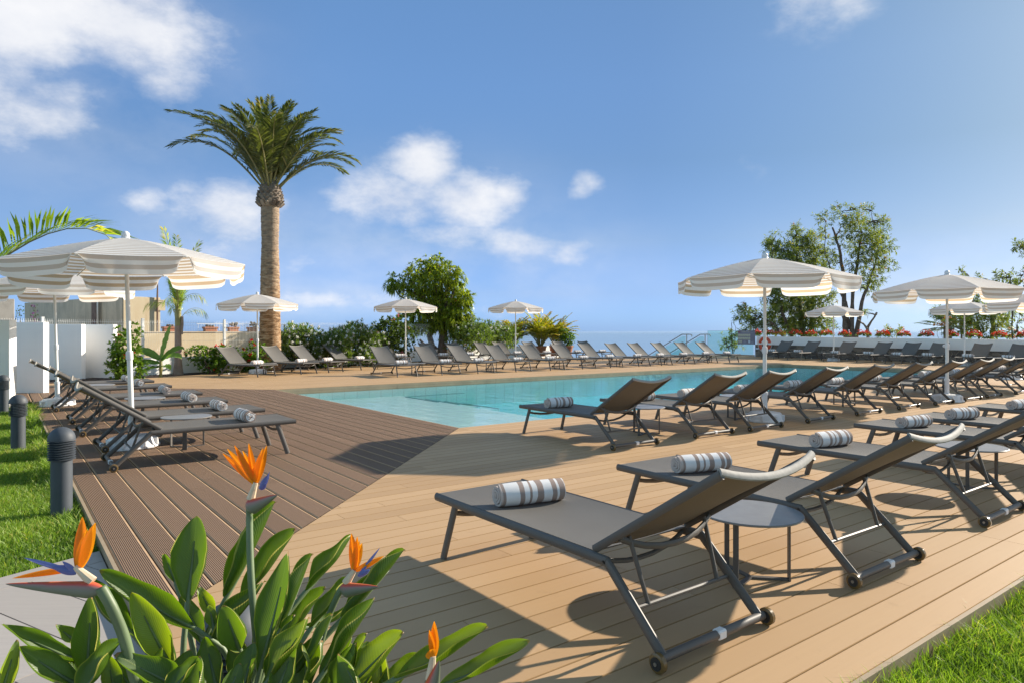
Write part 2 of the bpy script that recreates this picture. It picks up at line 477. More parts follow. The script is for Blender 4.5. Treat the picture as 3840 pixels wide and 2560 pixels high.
# ================================================================== SETTING
def deck_boards(rects, along, pitch, gap, cham, mats, name, clip=None, tri=None, seed=1, blen=4.0):
    """boards as separate chamfered strips; rect = (u0,u1,v0,v1); along 'u' or 'v'"""
    r = random.Random(seed); mb = MB()
    for (u0, u1, v0, v1) in rects:
        a0, a1, b0, b1 = (u0, u1, v0, v1) if along == 'u' else (v0, v1, u0, u1)
        n = max(1, round((b1 - b0) / pitch)); p = (b1 - b0) / n
        for i in range(n):
            lo = b0 + i * p + gap / 2; hi = b0 + (i + 1) * p - gap / 2
            x = a0; first = True
            while x < a1 - 1e-6:
                L = r.uniform(.25, 1) * blen if first else blen * r.choice((1, 1, 1, .6))
                first = False
                y = min(a1, x + L)
                if a1 - y < .5: y = a1
                t = r.random()
                xa = x + .0015; xb = y - .0015
                c = cham; cd = c * (.35 if along == 'v' else 1)
                prof = [(lo, -.024), (lo, -cd), (lo + c, 0), (hi - c, 0), (hi, -cd), (hi, -.024)]
                vs = []
                for q in (xa, xb):
                    for (b, z) in prof:
                        vs.append((q, b, z) if along == 'u' else (b, q, z))
                o = len(prof)
                fs = []
                for k in range(o - 1):
                    f = (k, k + o, k + o + 1, k + 1)
                    fs.append(f if along == 'v' else f[::-1])
                mb.add(vs[:], [fs[2]], 0, t)
                mb.add(vs[:], [fs[0], fs[4]], 0, t)
                mb.add(vs[:], [fs[1], fs[3]], 1, t)
                ends = [tuple(range(o)), tuple(range(2 * o - 1, o - 1, -1))]
                mb.add(vs[:], ends, 0, t)
                x = y
    o = mb.build(name, mats, None, (0, 0, 0), R(37), smooth=False)
    bm = bmesh.new(); bm.from_mesh(o.data)
    bmesh.ops.delete(bm, geom=[v for v in bm.verts if not v.link_faces], context='VERTS')
    for (co, no) in (clip or []):        # keeps the side the normal points away from
        g = bm.verts[:] + bm.edges[:] + bm.faces[:]
        bmesh.ops.bisect_plane(bm, geom=g, plane_co=co, plane_no=no, clear_outer=True)
    bm.normal_update()
    bm.to_mesh(o.data); bm.free()
    return o
PU0, PU1, PV0, PV1 = 4.72, 24.1, 7.39, 14.7
DU0, DV0, DU1 = .5, 1.19, 30.35
# mitre 1: V = U + 2.67 ; mitre 2: V = 19.42 - U
g2 = .004
tag(deck_boards([(DU0, PU0, DV0, PV0 + .02)], 'u', .138, .0045, .0025, [M['deck'], M['seam']], 'light_deck', [((PU0, PV0 - g2, 0), (-1, 1, 0))], seed=2), kind='structure')
tag(deck_boards([(PU0, DU1, DV0, PV0), (PU1, DU1, PV0, PV1)], 'u', .138, .0045, .0025, [M['deck'], M['seam']], 'light_deck', seed=3), kind='structure')
tag(deck_boards([(PU0, DU1, PV1, 23.5)], 'u', .14, .0045, .0025, [M['deck'], M['seam']], 'light_deck', seed=4), kind='structure')
tag(deck_boards([(PU0, 22.4, 23.5, 25.4)], 'u', .14, .0045, .0025, [M['deck'], M['seam']], 'light_deck', seed=5), kind='structure')
BED0 = (3.85, 21.35)     # bed edge in deck frame: runs 31 degrees off the view axis
bd = Vector((-.99, 0, 0))
# bed line through (-9.2,19.3) heading (.515,.857): normal in deck frame
bu = -9.2 * UX + 19.3 * UY; bv = 9.2 * UY + 19.3 * UX
bn = Vector((-.857, .515)); bnu = bn.x * UX + bn.y * UY; bnv = -bn.x * UY + bn.y * UX
tag(deck_boards([(-1.0, PU0, PV1 - .02, 23.5)], 'u', .14, .0045, .0025, [M['deck'], M['seam']], 'light_deck', [((PU0, PV1 + g2, 0), (-1, -1, 0)), ((bu, bv, 0), (bnu, bnv, 0))], seed=6), kind='structure')
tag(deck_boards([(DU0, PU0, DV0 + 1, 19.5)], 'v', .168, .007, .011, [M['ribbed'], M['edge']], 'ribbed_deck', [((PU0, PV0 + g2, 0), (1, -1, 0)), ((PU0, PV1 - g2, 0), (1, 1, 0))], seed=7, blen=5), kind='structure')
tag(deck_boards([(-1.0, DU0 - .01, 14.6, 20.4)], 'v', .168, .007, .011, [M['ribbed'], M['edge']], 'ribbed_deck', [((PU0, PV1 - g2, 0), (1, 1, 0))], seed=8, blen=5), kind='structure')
# dark substructure under the boards, with a fascia board round the outer edges
mb = MB()
def slab(u0, u1, v0, v1, z0, z1, m=0, tint=.5): mb.box(((u0 + u1) / 2, (v0 + v1) / 2, (z0 + z1) / 2), (u1 - u0, v1 - v0, z1 - z0), 0, m, tint)
slab(DU0 + .03, PU0 - .02, DV0 + .03, 19.4, -.12, -.03)
slab(PU0 - .02, DU1, DV0 + .03, PV0 - .03, -.12, -.03)
slab(PU1 + .03, DU1, PV0 - .03, PV1, -.12, -.03)
slab(-.9, DU1, PV1 + .03, 23.45, -.121, -.031)
slab(PU0, 22.3, 23.45, 25.3, -.12, -.03)
tag(mb.build('deck_base', M['subfloor'], None, None, R(37), smooth=False), kind='structure')
mb = MB()
slab(DU0 - .02, DU1, DV0 - .022, DV0 - .002, -.13, .002)
slab(DU0 - .022, DU0 - .002, DV0 - .02, 14.6, -.13, .002)
slab(DU0, DU1, 23.502, 23.52, -.2, .001)
# pool coping fascia, two courses with joints
for (a, b) in ((-.062, -.006), (-.14, -.066)):
    x = PU0
    while x < PU1:
        y = min(x + 2.9, PU1)
        slab(x + .003, y - .003, PV1 - .028, PV1 - .002, a, b)
        slab(x + .003, y - .003, PV0 + .002, PV0 + .028, a, b)
        x = y
    slab(PU1 - .028, PU1 - .002, PV0 + .03, PV1 - .03, a, b); slab(PU0 + .002, PU0 + .028, PV0 + .03, PV1 - .03, a, b)
tag(mb.build('deck_trim', M['trim'], None, None, R(37), smooth=False), kind='structure')

# pool basin: shelf at the near end, steps with dark nosings, deep part
mb = MB()
e = .03; zs = -.30; zd = -.66; su = 7.7
a0, a1, b0, b1 = PU0 + e, PU1 - e, PV0 + e, PV1 - e
def rq(p): mb.add(p, [(0, 1, 2, 3)])
rq([(a0, b0, zs), (su, b0, zs), (su, b1, zs), (a0, b1, zs)])
mb.add([(su, b0, zd), (a1, b0, zd), (a1, b1, zd), (su, b1, zd)], [(0, 1, 2, 3)], 1)
rq([(su, b0, zs), (su, b0, zd), (su, b1, zd), (su, b1, zs)])
for (x, lo) in ((a0, zs),):
    rq([(x, b0, lo), (x, b1, lo), (x, b1, -.13), (x, b0, -.13)])
rq([(a1, b1, zd), (a1, b0, zd), (a1, b0, -.13), (a1, b1, -.13)])
for y, s in ((b0, 1), (b1, -1)):
    p = [(a0, y, zs), (a0, y, -.13), (su, y, -.13), (su, y, zs)]
    q = [(su, y, zd), (su, y, -.13), (a1, y, -.13), (a1, y, zd)]
    rq(p if s > 0 else p[::-1]); rq(q if s > 0 else q[::-1])
pool = tag(mb.build('pool_basin', [M['pool'], M['pool_deep']], None, None, R(37), smooth=False), kind='structure')
mb = MB()
for k in range(3):
    mb.box((su + .27 + .54 * k, 13.6, (zs - .085 * (k + 1) + zd) / 2), (.54, 1.5, zs - .085 * (k + 1) - zd), 0)
for k in range(4):
    z = zs - .085 * k + .005
    mb.box((su - .03 + .54 * k, 13.6, z), (.04, 1.5, .012), 0, 1)
mb.box((su + .8, 14.33, zs + .006), (1.6, .04, .012), 0, 1)
mb.box((su + 7.6, PV0 + .36, zd + .12), (15.2, .62, .24), 0, 0)
mb.box((su + 7.6, PV0 + .66, zd + .245), (15.2, .04, .012), 0, 1)
tag(mb.build('pool_steps', [M['pool'], M['nosing']], None, None, R(37), smooth=False), kind='structure')
mb = MB()
mb.box(((a0 + a1) / 2, (b0 + b1) / 2, (-.105 + zd - .02) / 2), (a1 - a0 - .002, b1 - b0 - .002, -.105 - zd + .02))
tag(mb.build('pool_water', M['water'], None, None, R(37), smooth=False), kind='structure')

# ground, soil, turf, path, sea
mb = MB()
def gpoly(pts, z, m=0): mb.add([(*W2(u, v, 0).xy, z) for (u, v) in pts], [tuple(range(len(pts)))], m)
# left block / back block, leaving the pool open, then the slope down to the sea
gpoly([(-60, -60), (60, -60), (60, 7.0), (-60, 7.0)], -.16)
gpoly([(-60, 7.0), (4.5, 7.0), (4.5, 15), (-60, 15)], -.16)
gpoly([(24.4, 7.0), (60, 7.0), (60, 15), (24.4, 15)], -.16)
gpoly([(-60, 15), (60, 15), (60, 17), (-60, 17)], -.16)
gpoly([(-60, 17), (30.6, 17), (30.6, 25.8), (14, 29), (-60, 50)], -.16)
top = [(-60, 50), (14, 29), (30.6, 25.8), (30.6, 17), (60, 17)]
for i in range(4):
    (u0, v0), (u1, v1) = top[i], top[i + 1]
    mb.add([W2(u0, v0, -.16), W2(u1, v1, -.16), W2(u1 + 12 * (i > 1), v1 + 14, -27), W2(u0 + 12 * (i > 1), v0 + 14, -27)], [(3, 2, 1, 0)])
tag(mb.build('ground', M['ground'], smooth=False), kind='structure')
mb = MB(); S = 60000
mb.add([(-S, -S, -25), (S, -S, -25), (S, S, -25), (-S, S, -25)], [(0, 1, 2, 3)])
tag(mb.build('sea', M['sea'], smooth=False), kind='structure')

# planting bed along the fence (raised, lumpy mulch)
FA = Vector((-10.6, 19.6, 0)); FD = Vector((.6, .8, 0)); FN = Vector((.8, -.6, 0))
mb = MB()
q0 = Vector((-9.2, 19.3, 0)); qd = Vector((.515, .857, 0))
def bedf(s, t):
    L = -6 + 23 * s
    a = q0 + qd * L; b = FA + FD * (L - .6)
    p = a.lerp(b, t); r = random.Random(int(s * 997) * 31 + int(t * 91))
    return (p.x, p.y, -.03 + .05 * math.sin(PI * t) + r.uniform(-.012, .012))
mb.grid(bedf, 120, 8)
tag(mb.build('soil_bed', M['soil']), kind='structure')
mb = MB()
mb.lathe([(.62, -.158), (.55, -.11), (.3, -.08), (.0001, -.07)], 20, (-.72, 1.2, 0))
tag(mb.build('soil_bed', M['soil']), kind='structure')

# grey plank path
pm = MB(); pr = random.Random(4)
PA = Vector((-2.36, 4.02)); pdv = Vector((.5, .866)); pnv = Vector((.866, -.5))
o = None
def path_pt(a, b): return (PA.x + pdv.x * a + pnv.x * b, PA.y + pdv.y * a + pnv.y * b)
def pplank(a0, a1, b0, b1, t):
    g = .0035
    pts = [path_pt(a0 + g, b0 + g), path_pt(a1 - g, b0 + g), path_pt(a1 - g, b1 - g), path_pt(a0 + g, b1 - g)]
    area = sum(pts[i][0] * pts[(i + 1) % 4][1] - pts[(i + 1) % 4][0] * pts[i][1] for i in range(4))
    pm.prism(pts if area > 0 else pts[::-1], -.11, -.045, 0, t)
# border course, then planks at right angles to it
pplank(-7, -3, 0, .2, .6); pplank(-3, .6, 0, .2, .4)
a = -7.0
while a < 1.2:
    b = .2 + pr.uniform(0, .0); 
    while b < 4.2:
        L = pr.choice((1.2, 1.2, .9)) if b > .3 else pr.uniform(.5, 1.2)
        pplank(a, a + .27, b, b + L, pr.random()); b += L
    a += .27
path = pm.build('path', M['path'], smooth=False)
bm = bmesh.new(); bm.from_mesh(path.data)
n0 = Vector((UX, UY, 0)); 
bmesh.ops.bisect_plane(bm, geom=bm.verts[:] + bm.edges[:] + bm.faces[:], plane_co=W2(DU0 - .03, 2, 0), plane_no=n0, clear_outer=True)
bm.to_mesh(path.data); bm.free()
tag(path, kind='structure')
mb = MB(); mb.add([(*path_pt(-7, -.03), -.10), (*path_pt(1.4, -.03), -.10), (*path_pt(1.4, 4.3), -.10), (*path_pt(-7, 4.3), -.10)], [(0, 3, 2, 1)])
tag(mb.build('path_base', M['subfloor'], smooth=False), kind='structure')

# lawns: a turf sheet and blades
def lawn(poly, test, n, seed, blade):
    mb = MB(); xs = [p[0] for p in poly]; ys = [p[1] for p in poly]
    mb.add([(p[0], p[1], -.075) for p in poly], [tuple(range(len(poly)))])
    tag(mb.build('lawn', M['turf'], smooth=False), kind='structure')
    r = random.Random(seed); g = MB(); k = 0
    x0, x1, y0, y1 = min(xs), max(xs), min(ys), max(ys)
    V = g.v; F = g.f
    while k < n:
        x = r.uniform(x0, x1)
        y = y0 + (y1 - y0) * (r.random() ** 1.6)
        if not test(x, y): continue
        patch = math.sin(x * 3.1 + math.sin(y * 2.3) * 2) * math.sin(y * 2.7 + x)
        h = blade * r.uniform(.5, 1.35) * (1 + .25 * patch) * (1 + .1 * max(0, y - 4))
        w = .0022 * (1 + .22 * max(0, y - 3)) * r.uniform(.7, 1.4)
        a = r.uniform(0, 2 * PI); ca, sa = math.cos(a), math.sin(a)
        if x * UX + y * UY > DU0 - .16 and r.random() < .5: h *= r.uniform(1.2, 2.1)
        l = r.uniform(.15, 1.1) * h
        i = len(V)
        la = r.uniform(0, 2 * PI)
        lx, ly = math.cos(la) * l, math.sin(la) * l
        V.append((x - ca * w, y - sa * w, -.078)); V.append((x + ca * w, y + sa * w, -.078))
        V.append((x + lx * .35 + ca * w * .8, y + ly * .35 + sa * w * .8, -.075 + h * .6)); V.append((x + lx * .35 - ca * w * .8, y + ly * .35 - sa * w * .8, -.075 + h * .6))
        V.append((x + lx, y + ly, -.075 + h))
        F.append((i, i + 1, i + 2, i + 3)); F.append((i + 3, i + 2, i + 4))
        t = min(1, max(0, r.gauss(.5 + .30 * patch, .22)))
        if r.random() < .07 + .10 * max(0, math.sin(x * 1.7 + 1) * math.sin(y * 1.3)): t = r.uniform(.93, 1)
        g.t += [t, t]; g.m += [0, 0]; g.uv += [[(0, 0)] * 4, [(0, 0)] * 3]
        k += 1
    tag(g.build('grass', M['grass']), kind='stuff')
def left_test(x, y):
    u = x * UX + y * UY
    if u > DU0 - .03: return False
    b = (x - PA.x) * pnv.x + (y - PA.y) * pnv.y
    return b < -.01 and x > -.78 * y - .3
dv = Vector((-UY, UX))
Lp = [W2(DU0 - .03, 3.6), W2(DU0 - .03, 14.6), W2(-5.5, 14.6), W2(-9, 10), W2(-9, -2)]
e1 = path_pt(0.5, -.01); e0 = path_pt(-9, -.01)
lawn([e1, W2(DU0 - .03, 5), W2(DU0 - .03, 14.6), W2(-6, 14.6), W2(-9, 6), e0], left_test, 80000, 11, .040)
def right_test(x, y):
    v = -x * UY + y * UX
    return v < DV0 - .03 and x < .80 * y + .2 and y > 1.9
lawn([W2(1.2, DV0 - .03), W2(1.2, -2), W2(7, -2), W2(7, DV0 - .03)], right_test, 30000, 12, .042)

# planter wall, stone below
mb = MB(); ms = MB()
Wa = Vector((12.36, 34.5, 0)); Wb = Vector((18.85, 24.8, 0)); wd = (Wb - Wa).normalized(); wl = (Wb - Wa).length
wn = Vector((-wd.y, wd.x, 0)); wn = wn if wn.x > 0 else -wn
Wc = Wa + wd * (wl + 7)
def wprism(m, a, b, off0, off1, za0, zb0, za1, zb1):
    p = [a + wn * off0, b + wn * off0, b + wn * off1, a + wn * off1]
    zz0 = [za0, zb0, zb0, za0]; zz1 = [za1, zb1, zb1, za1]
    vs = [Vector((q.x, q.y, z)) for q, z in zip(p, zz0)] + [Vector((q.x, q.y, z)) for q, z in zip(p, zz1)]
    m.add(vs, [(0, 1, 2, 3), (7, 6, 5, 4), (0, 4, 5, 1), (1, 5, 6, 2), (2, 6, 7, 3), (3, 7, 4, 0)])
zt = lambda p: 1.004 - .064 * ((p - Wa).length / wl)
zb = lambda p: .60 - .103 * ((p - Wa).length / wl)
wprism(mb, Wa, Wc, 0, .42, zb(Wa), zb(Wc), zt(Wa), zt(Wc))
pw = empty('planter_wall', Wa.lerp(Wc, .5), 0, 'long white planter wall on a rubble stone base, behind the loungers', 'wall')
band = mb.build('white_band', M['render_white'], pw, -pw.location, smooth=False)
S0 = Wa - wd * .12
wprism(ms, S0, Wc, .05, .40, -.16, -.16, zb(Wa) - .002, zb(Wc) - .002)
ms.build('stone_base', M['stone'], pw, -pw.location, smooth=False)

# ================================================================== FURNITURE
ORD = ['first', 'second', 'third', 'fourth', 'fifth', 'sixth', 'seventh', 'eighth', 'ninth', 'tenth', 'eleventh', 'twelfth', 'thirteenth']

def make_lounger(theta):
    root = empty('sun_lounger')
    mt = M['metal']; ZR = .314
    ct, st_ = math.cos(theta), math.sin(theta)
    X0, Z0, BL = 1.157, .343, .725
    def bp(t, y, off=0): return (X0 + ct * t * BL - st_ * off, y, Z0 + st_ * t * BL + ct * off)
    for s in (-1, 1):
        m = MB(); m.tube([(-.082, .297 * s, ZR + .004), (.3, .297 * s, ZR), (.9, .297 * s, ZR), (1.237, .297 * s, ZR - .002)], .016, 10, ry=.0225)
        m.tube([(1.222, .297 * s, ZR + .003), (1.243, .297 * s, ZR - .012), (1.515, .297 * s, .045)], .016, 10, ry=.021)
        m.build('side_rail', mt, root)
        m = MB(); m.tube([(.105, .292 * s, ZR), (.0, .305 * s, 0.0)], .0135, 10, ry=.023, up=(1, 0, 0))
        m.build('front_leg', mt, root)
        w = MB(); w.lathe([(.0001, -.012), (.028, -.012), (.036, -.008), (.036, .008), (.028, .012), (.0001, .012)], 20, (0, 0, 0), 0, axis='Y')
        wh = w.build('wheel', M['amber'], root, (1.53, .338 * s, .036))
        hb = MB(); hb.lathe([(.0001, -.015), (.024, -.015), (.024, .015), (.0001, .015)], 16, (0, 0, 0), 0, axis='Y')
        hb.lathe([(.0001, -.019), (.007, -.019), (.007, .019), (.0001, .019)], 10, (0, 0, 0), 1, axis='Y')
        hb.build('hub', [M['black'], M['steel']], wh)
    m = MB(); m.tube([(1.522, -.32, .042), (1.522, .32, .042)], .018, 12)
    ax = m.build('axle_bar', mt, root)
    m = MB(); m.box((1.522, 0.03, .0425), (.038, .05, .038)); m.build('label_plate', M['label_white'], ax, bevel=.006)
    # cross members
    m = MB(); m.tube([(-.075, -.29, ZR + .006), (-.075, .29, ZR + .006)], .012, 8); m.build('foot_bar', mt, root)
    m = MB(); m.tube([(.075, y, ZR - .055 - .035 * (1 - (y / .285) ** 2)) for y in (-.285, -.2, -.1, 0, .1, .2, .285)], .008, 8, ry=.014); m.build('front_brace', mt, root)
    m = MB(); m.tube([(1.135, y, ZR - .004 - .065 * (1 - (abs(y) / .285) ** 2.4)) for y in (-.285, -.24, -.17, -.08, 0, .08, .17, .24, .285)], .011, 8)
    m.build('seat_brace', mt, root)
    # seat sling
    m = MB(); th = .005
    def seat(off):
        def f(a, b):
            x = -.082 + 1.235 * a; y = -.287 + .574 * b
            sag = .016 * (1 - (2 * b - 1) ** 2) * math.sin(PI * min(1, max(0, a))) ** .5
            return (x, y, .334 - sag + off)
        return f
    m.grid(seat(0), 16, 8); m.grid(lambda a, b: seat(-th)(a, 1 - b), 16, 8)
    for b in (0, 1): m.grid(lambda a, q: seat(-th * q)(a if b else 1 - a, b), 16, 1)
    for a in (0, 1): m.grid(lambda q, b2: seat(-th * q)(a, b2 if a else 1 - b2), 1, 8)
    m.build('seat_sling', M['sling'], root)
    # backrest: sling, side tubes, bowed head bar, brace
    m = MB()
    def bk(off):
        def f(a, b):
            y = -.283 + .566 * b; q = 1 - (2 * b - 1) ** 2
            sag = (.012 + .038 * a ** 1.5) * q
            return bp(a, y, .012 - sag + off)
        return f
    m.grid(lambda a, b: bk(0)(a, b), 14, 10); m.grid(lambda a, b: bk(-.005)(a, 1 - b), 14, 10)
    bk_o = m.build('backrest_sling', M['sling'], root)
    m = MB()
    m.tube([bp(1.0, y, .010 - .050 * (1 - (y / .292) ** 2)) for y in [-.292 + .0584 * k for k in range(11)]], .0095, 10, ry=.0155, up=(-st_, 0, ct))
    m.build('head_bar', M['headcloth'], bk_o)
    for s in (-1, 1):
        m = MB(); m.tube([bp(-.01, .287 * s, 0), bp(.5, .287 * s, 0), bp(1.0, .287 * s, 0)], .0115, 8, ry=.018, up=(-st_, 0, ct)); m.build('back_rail', mt, bk_o)
    m = MB()
    m.tube([bp(.2, y, -.012 - .07 * (1 - (abs(y) / .28) ** 2.4)) for y in (-.28, -.23, -.16, -.08, 0, .08, .16, .23, .28)], .009, 8, ry=.014)
    m.build('back_brace', mt, root)
    for s in (-1, 1):
        m = MB(); m.tube([bp(.21, .235 * s, -.012), (1.374, .215 * s, .17)], .0075, 8, ry=.011, up=(1, 0, 0)); m.build('support_strut', mt, root)
    m = MB(); m.tube([(1.374, -.29, .17), (1.374, .29, .17)], .009, 8); m.build('support_bar', mt, root)
    return root
def mat_headcloth():
    t = NT('sunlit_head_cloth'); co = t.coords(); n = t.noise(co, 40, 3)
    t.base(t.ramp(n, [(.3, (.30, .28, .25)), (.7, (.37, .35, .315))])); t.rough(.75); t.bump(n, .3, .003)  # paler than the sling: sunlight on the bar put into the colour
    return t.mat
M['headcloth'] = mat_headcloth()

def make_towel(seed):
    r = random.Random(seed); m = MB()
    N = 84; turns = 3.3; th = .0142; r0 = .014; r1 = .068
    flat = r.uniform(.88, .95); ph = r.uniform(-.4, .3)
    def rad(k): return r0 + (r1 - r0) * k / N
    def sec(k, off):
        a = ph - PI * .2 + 2 * PI * turns * k / N; q = max(.003, rad(k) + off)
        x = q * math.cos(a); z = q * math.sin(a) * flat
        if z < -.052: z = -.052 - (z + .052) * -.35
        return x, z
    ny = 10; ln = .37 + r.uniform(-.015, .02)
    prof = [sec(k, 0) for k in range(N + 1)] + [sec(k, -th) for k in range(N, -1, -1)]
    n = len(prof); vs = []
    wob = [r.uniform(-.002, .002) for _ in range(n)]
    for j in range(ny + 1):
        b = j / ny; y = (b - .5) * ln
        sc = 1 + .03 * math.sin(PI * b) + .012 * math.sin(7 * b + seed)
        e = (abs(2 * b - 1)) ** 8
        for i, (x, z) in enumerate(prof):
            k = i if i <= N else 2 * N + 1 - i
            tel = (1 - k / N) * .012 * e * (1 if b > .5 else -1)
            vs.append((x * sc * (1 - .03 * e), y + tel + wob[k if k < n else 0] * e, z * sc * (1 - .03 * e)))
    fs = []
    for j in range(ny):
        for i in range(n):
            i2 = (i + 1) % n
            fs.append((j * n + i, (j + 1) * n + i, (j + 1) * n + i2, j * n + i2))
    for j in (0, ny):
        for k in range(N):
            q = (j * n + k, j * n + k + 1, j * n + (2 * N - k), j * n + (2 * N + 1 - k))
            fs.append(q if j else q[::-1])
    m.add(vs, fs)
    return m.build('rolled_towel', M['towel'], angle=50)

PROTO = {0: make_lounger(R(33.5)), 1: make_lounger(R(39))}
TPROTO = [make_towel(k) for k in range(4)]
used = set(); tused = set(); cnt = [0]
tr = random.Random(5)
def lounger(kind, o, head, label, group, tlabel=None, tgroup=None, jit=0.0, trot=0.0):
    t = PROTO[kind] if kind not in used else copy_tree(PROTO[kind]); used.add(kind)
    h = head + jit
    t.location = (o[0], o[1], 0); t.rotation_euler = (0, 0, h)
    tag(t, label, 'sun lounger', group)
    if tlabel:
        i = cnt[0] % 4; cnt[0] += 1
        w = TPROTO[i] if i not in tused else TPROTO[i].copy()
        if i in tused: COL.objects.link(w)
        tused.add(i)
        c, s = math.cos(h), math.sin(h)
        lx, ly = .34 + tr.uniform(-.02, .03), tr.uniform(-.03, .02)
        w.location = (o[0] + c * lx - s * ly, o[1] + s * lx + c * ly, .334 + .045)
        w.rotation_euler = (0, 0, h + tr.uniform(-.05, .05) + trot + (PI if tr.random() < .5 and kind else 0))
        tag(w, tlabel, 'towel', tgroup)

uu = Vector((UX, UY)); vv = Vector((-UY, UX))
# row A: nearest row, right
A = [(-.375, 3.683), (.75, 4.5), (2.045, 5.5), (3.36, 6.56), (4.24, 7.16), (5.5, 8.1)]
NEAR = ['large grey sun lounger nearest the camera, wheels and striped towel in full view',
        'second sun lounger from the camera in the row beside the right lawn',
        'third sun lounger from the camera in the row beside the right lawn',
        'fourth sun lounger from the camera in the right lawn row, back cut by the frame',
        'fifth sun lounger from the camera in the right lawn row, mostly outside the frame',
        'farthest visible sun lounger in the right lawn row, only its foot end in frame']
for i, F in enumerate(A):
    o = Vector(F) + uu * .31
    lounger(0, o, R(-53) + (0, -.012, .008, .015, -.01, .01)[i], NEAR[i], 'sun loungers beside the right lawn',
            'striped towel rolled on the %s lounger from the camera beside the right lawn' % (ORD[i] if i else 'nearest') if i else 'biggest rolled brown and white towel, on the nearest lounger', 'towels beside the right lawn', trot=-.24)
# row B: along the near pool edge, backs to the camera
B = [(1.027, 7.03), (2.116, 7.83), (2.913, 8.37), (3.93, 9.13), (5.04, 9.95), (6.056, 10.7), (7.05, 11.36), (7.97, 12.0), (8.80, 12.64), (9.87, 13.4), (10.9, 14.2), (11.9, 14.95)]
for i, w in enumerate(B):
    o = Vector(w) + Vector((-.643, 1.428))
    lounger(0, o, R(-53), '%s sun lounger from the pool corner along the near pool edge, back turned' % ORD[i], 'sun loungers along the near pool edge',
            'rolled striped towel on the %s lounger from the pool corner, near pool edge row' % ORD[i], 'towels along the near pool edge', jit=tr.uniform(-.02, .02), trot=-.10)
# row C: on the ribbed deck at left
C_ = [(-2.44, 7.13), (-3.12, 8.12), (-3.96, 9.12), (-4.8, 10.24), (-5.93, 11.6), (-6.83, 12.75)]
for i, c in enumerate(C_):
    lounger(0, c, R(217), '%s sun lounger from the camera in the left row, raised back towards the bollards' % (ORD[i] if i else 'nearest'), 'sun loungers on the dark ribbed deck',
            'rolled towel with spiral end on the %s lounger of the dark ribbed deck' % (ORD[i] if i else 'nearest'), 'towels on the dark ribbed deck', jit=tr.uniform(-.015, .015))
# row D: along the far pool edge
D_t = [0, 1.409, 2.63, 4.04, 5.43, 6.82, 8.12, 9.53, 10.74, 12.06, 13.46, 14.85]
c1 = Vector((-2.86, 18.7))
for i, t in enumerate(D_t):
    lounger(1, c1 + uu * t, R(127), '%s sun lounger from the left in the long row along the far pool edge' % ORD[i], 'sun loungers along the far pool edge',
            'rolled striped towel on the %s lounger from the left, far pool edge' % ORD[i], 'towels along the far pool edge', jit=tr.uniform(-.03, .03))
# row d: four beside the date palm
d_ = [(-6.75, 18.8), (-5.93, 19.97), (-5.37, 20.85), (-4.7, 22.25)]
dl = ['leftmost far lounger, its back against the red hibiscus bush', 'lounger in front of the date palm trunk', 'lounger just right of the date palm, before the white oleanders', 'dark shaded lounger turned towards the oleanders, behind the first far poolside one']
for i, o in enumerate(d_):
    lounger(1, o, R(150), dl[i], 'sun loungers beside the date palm', 'rolled striped towel on the %s lounger from the left beside the date palm' % ORD[i], 'towels beside the date palm', jit=tr.uniform(-.03, .03))
# row E: behind D
E_t = [0, 1.83, 3.01, 4.37, 5.35, 6.92, 8.66, 10.2]
e1_ = Vector((-3.86, 24.4))
for i, t in enumerate(E_t):
    lounger(1, e1_ + uu * t, R(127), '%s sun lounger from the left in the second row, behind the far poolside row' % ORD[i], 'sun loungers in the row behind the far poolside row',
            'rolled towel on the %s lounger from the left of the second far row' % ORD[i], 'towels of the second far row', jit=tr.uniform(-.04, .04))
# row W: in front of the planter wall
W_t = [0, 1.35, 3.06, 4.48, 5.62, 6.74, 8.13, 9.36]
for i, t in enumerate(W_t):
    o = Vector((11.9 + .555 * t, 31.3 - .832 * t)) - Vector((.272, .204))
    lounger(1, o, R(37), '%s sun lounger from the life ring, backed against the white planter wall' % ORD[i], 'sun loungers in front of the planter wall',
            'rolled towel on the %s lounger from the life ring, planter wall row' % ORD[i], 'towels in front of the planter wall', jit=tr.uniform(-.04, .04))

# ------------------------------------------------------------------ side tables
def make_table():
    root = empty('side_table')
    m = MB(); m.lathe([(.0001, .318), (.245, .318), (.25, .321), (.25, .327), (.247, .330), (.0001, .330)], 40); m.build('table_top', M['tabletop'], root, angle=30)
    pts = []
    for k in range(3):
        a = R(90 + 120 * k); p = Vector((.175 * math.cos(a), .175 * math.sin(a), 0)); q = Vector((.19 * math.cos(a), .19 * math.sin(a), 0)); pts.append(q)
        m = MB(); c = (p + q) / 2
        m.box((c.x, c.y, .159), (.008, .042 if k == 0 else .026, .318), a); m.build('leg', M['metal'], root)
    m = MB()
    for k in (1, 2):
        a, b = pts[k], Vector((0, .0, 0)); c = (a + b) / 2; d = a - b
        m.box((c.x, c.y, .005), (d.length, .026, .008), math.atan2(d.y, d.x))
    a = pts[0]; m.box((a.x / 2, a.y / 2, .0055), (a.length, .026, .009), math.atan2(a.y, a.x)); m.build('foot_bar', M['metal'], root)
    return root
M['tabletop'] = plain('tabletop_grey', (.20, .195, .19), .35, 0, .1, 14)
tb0 = make_table(); first = True
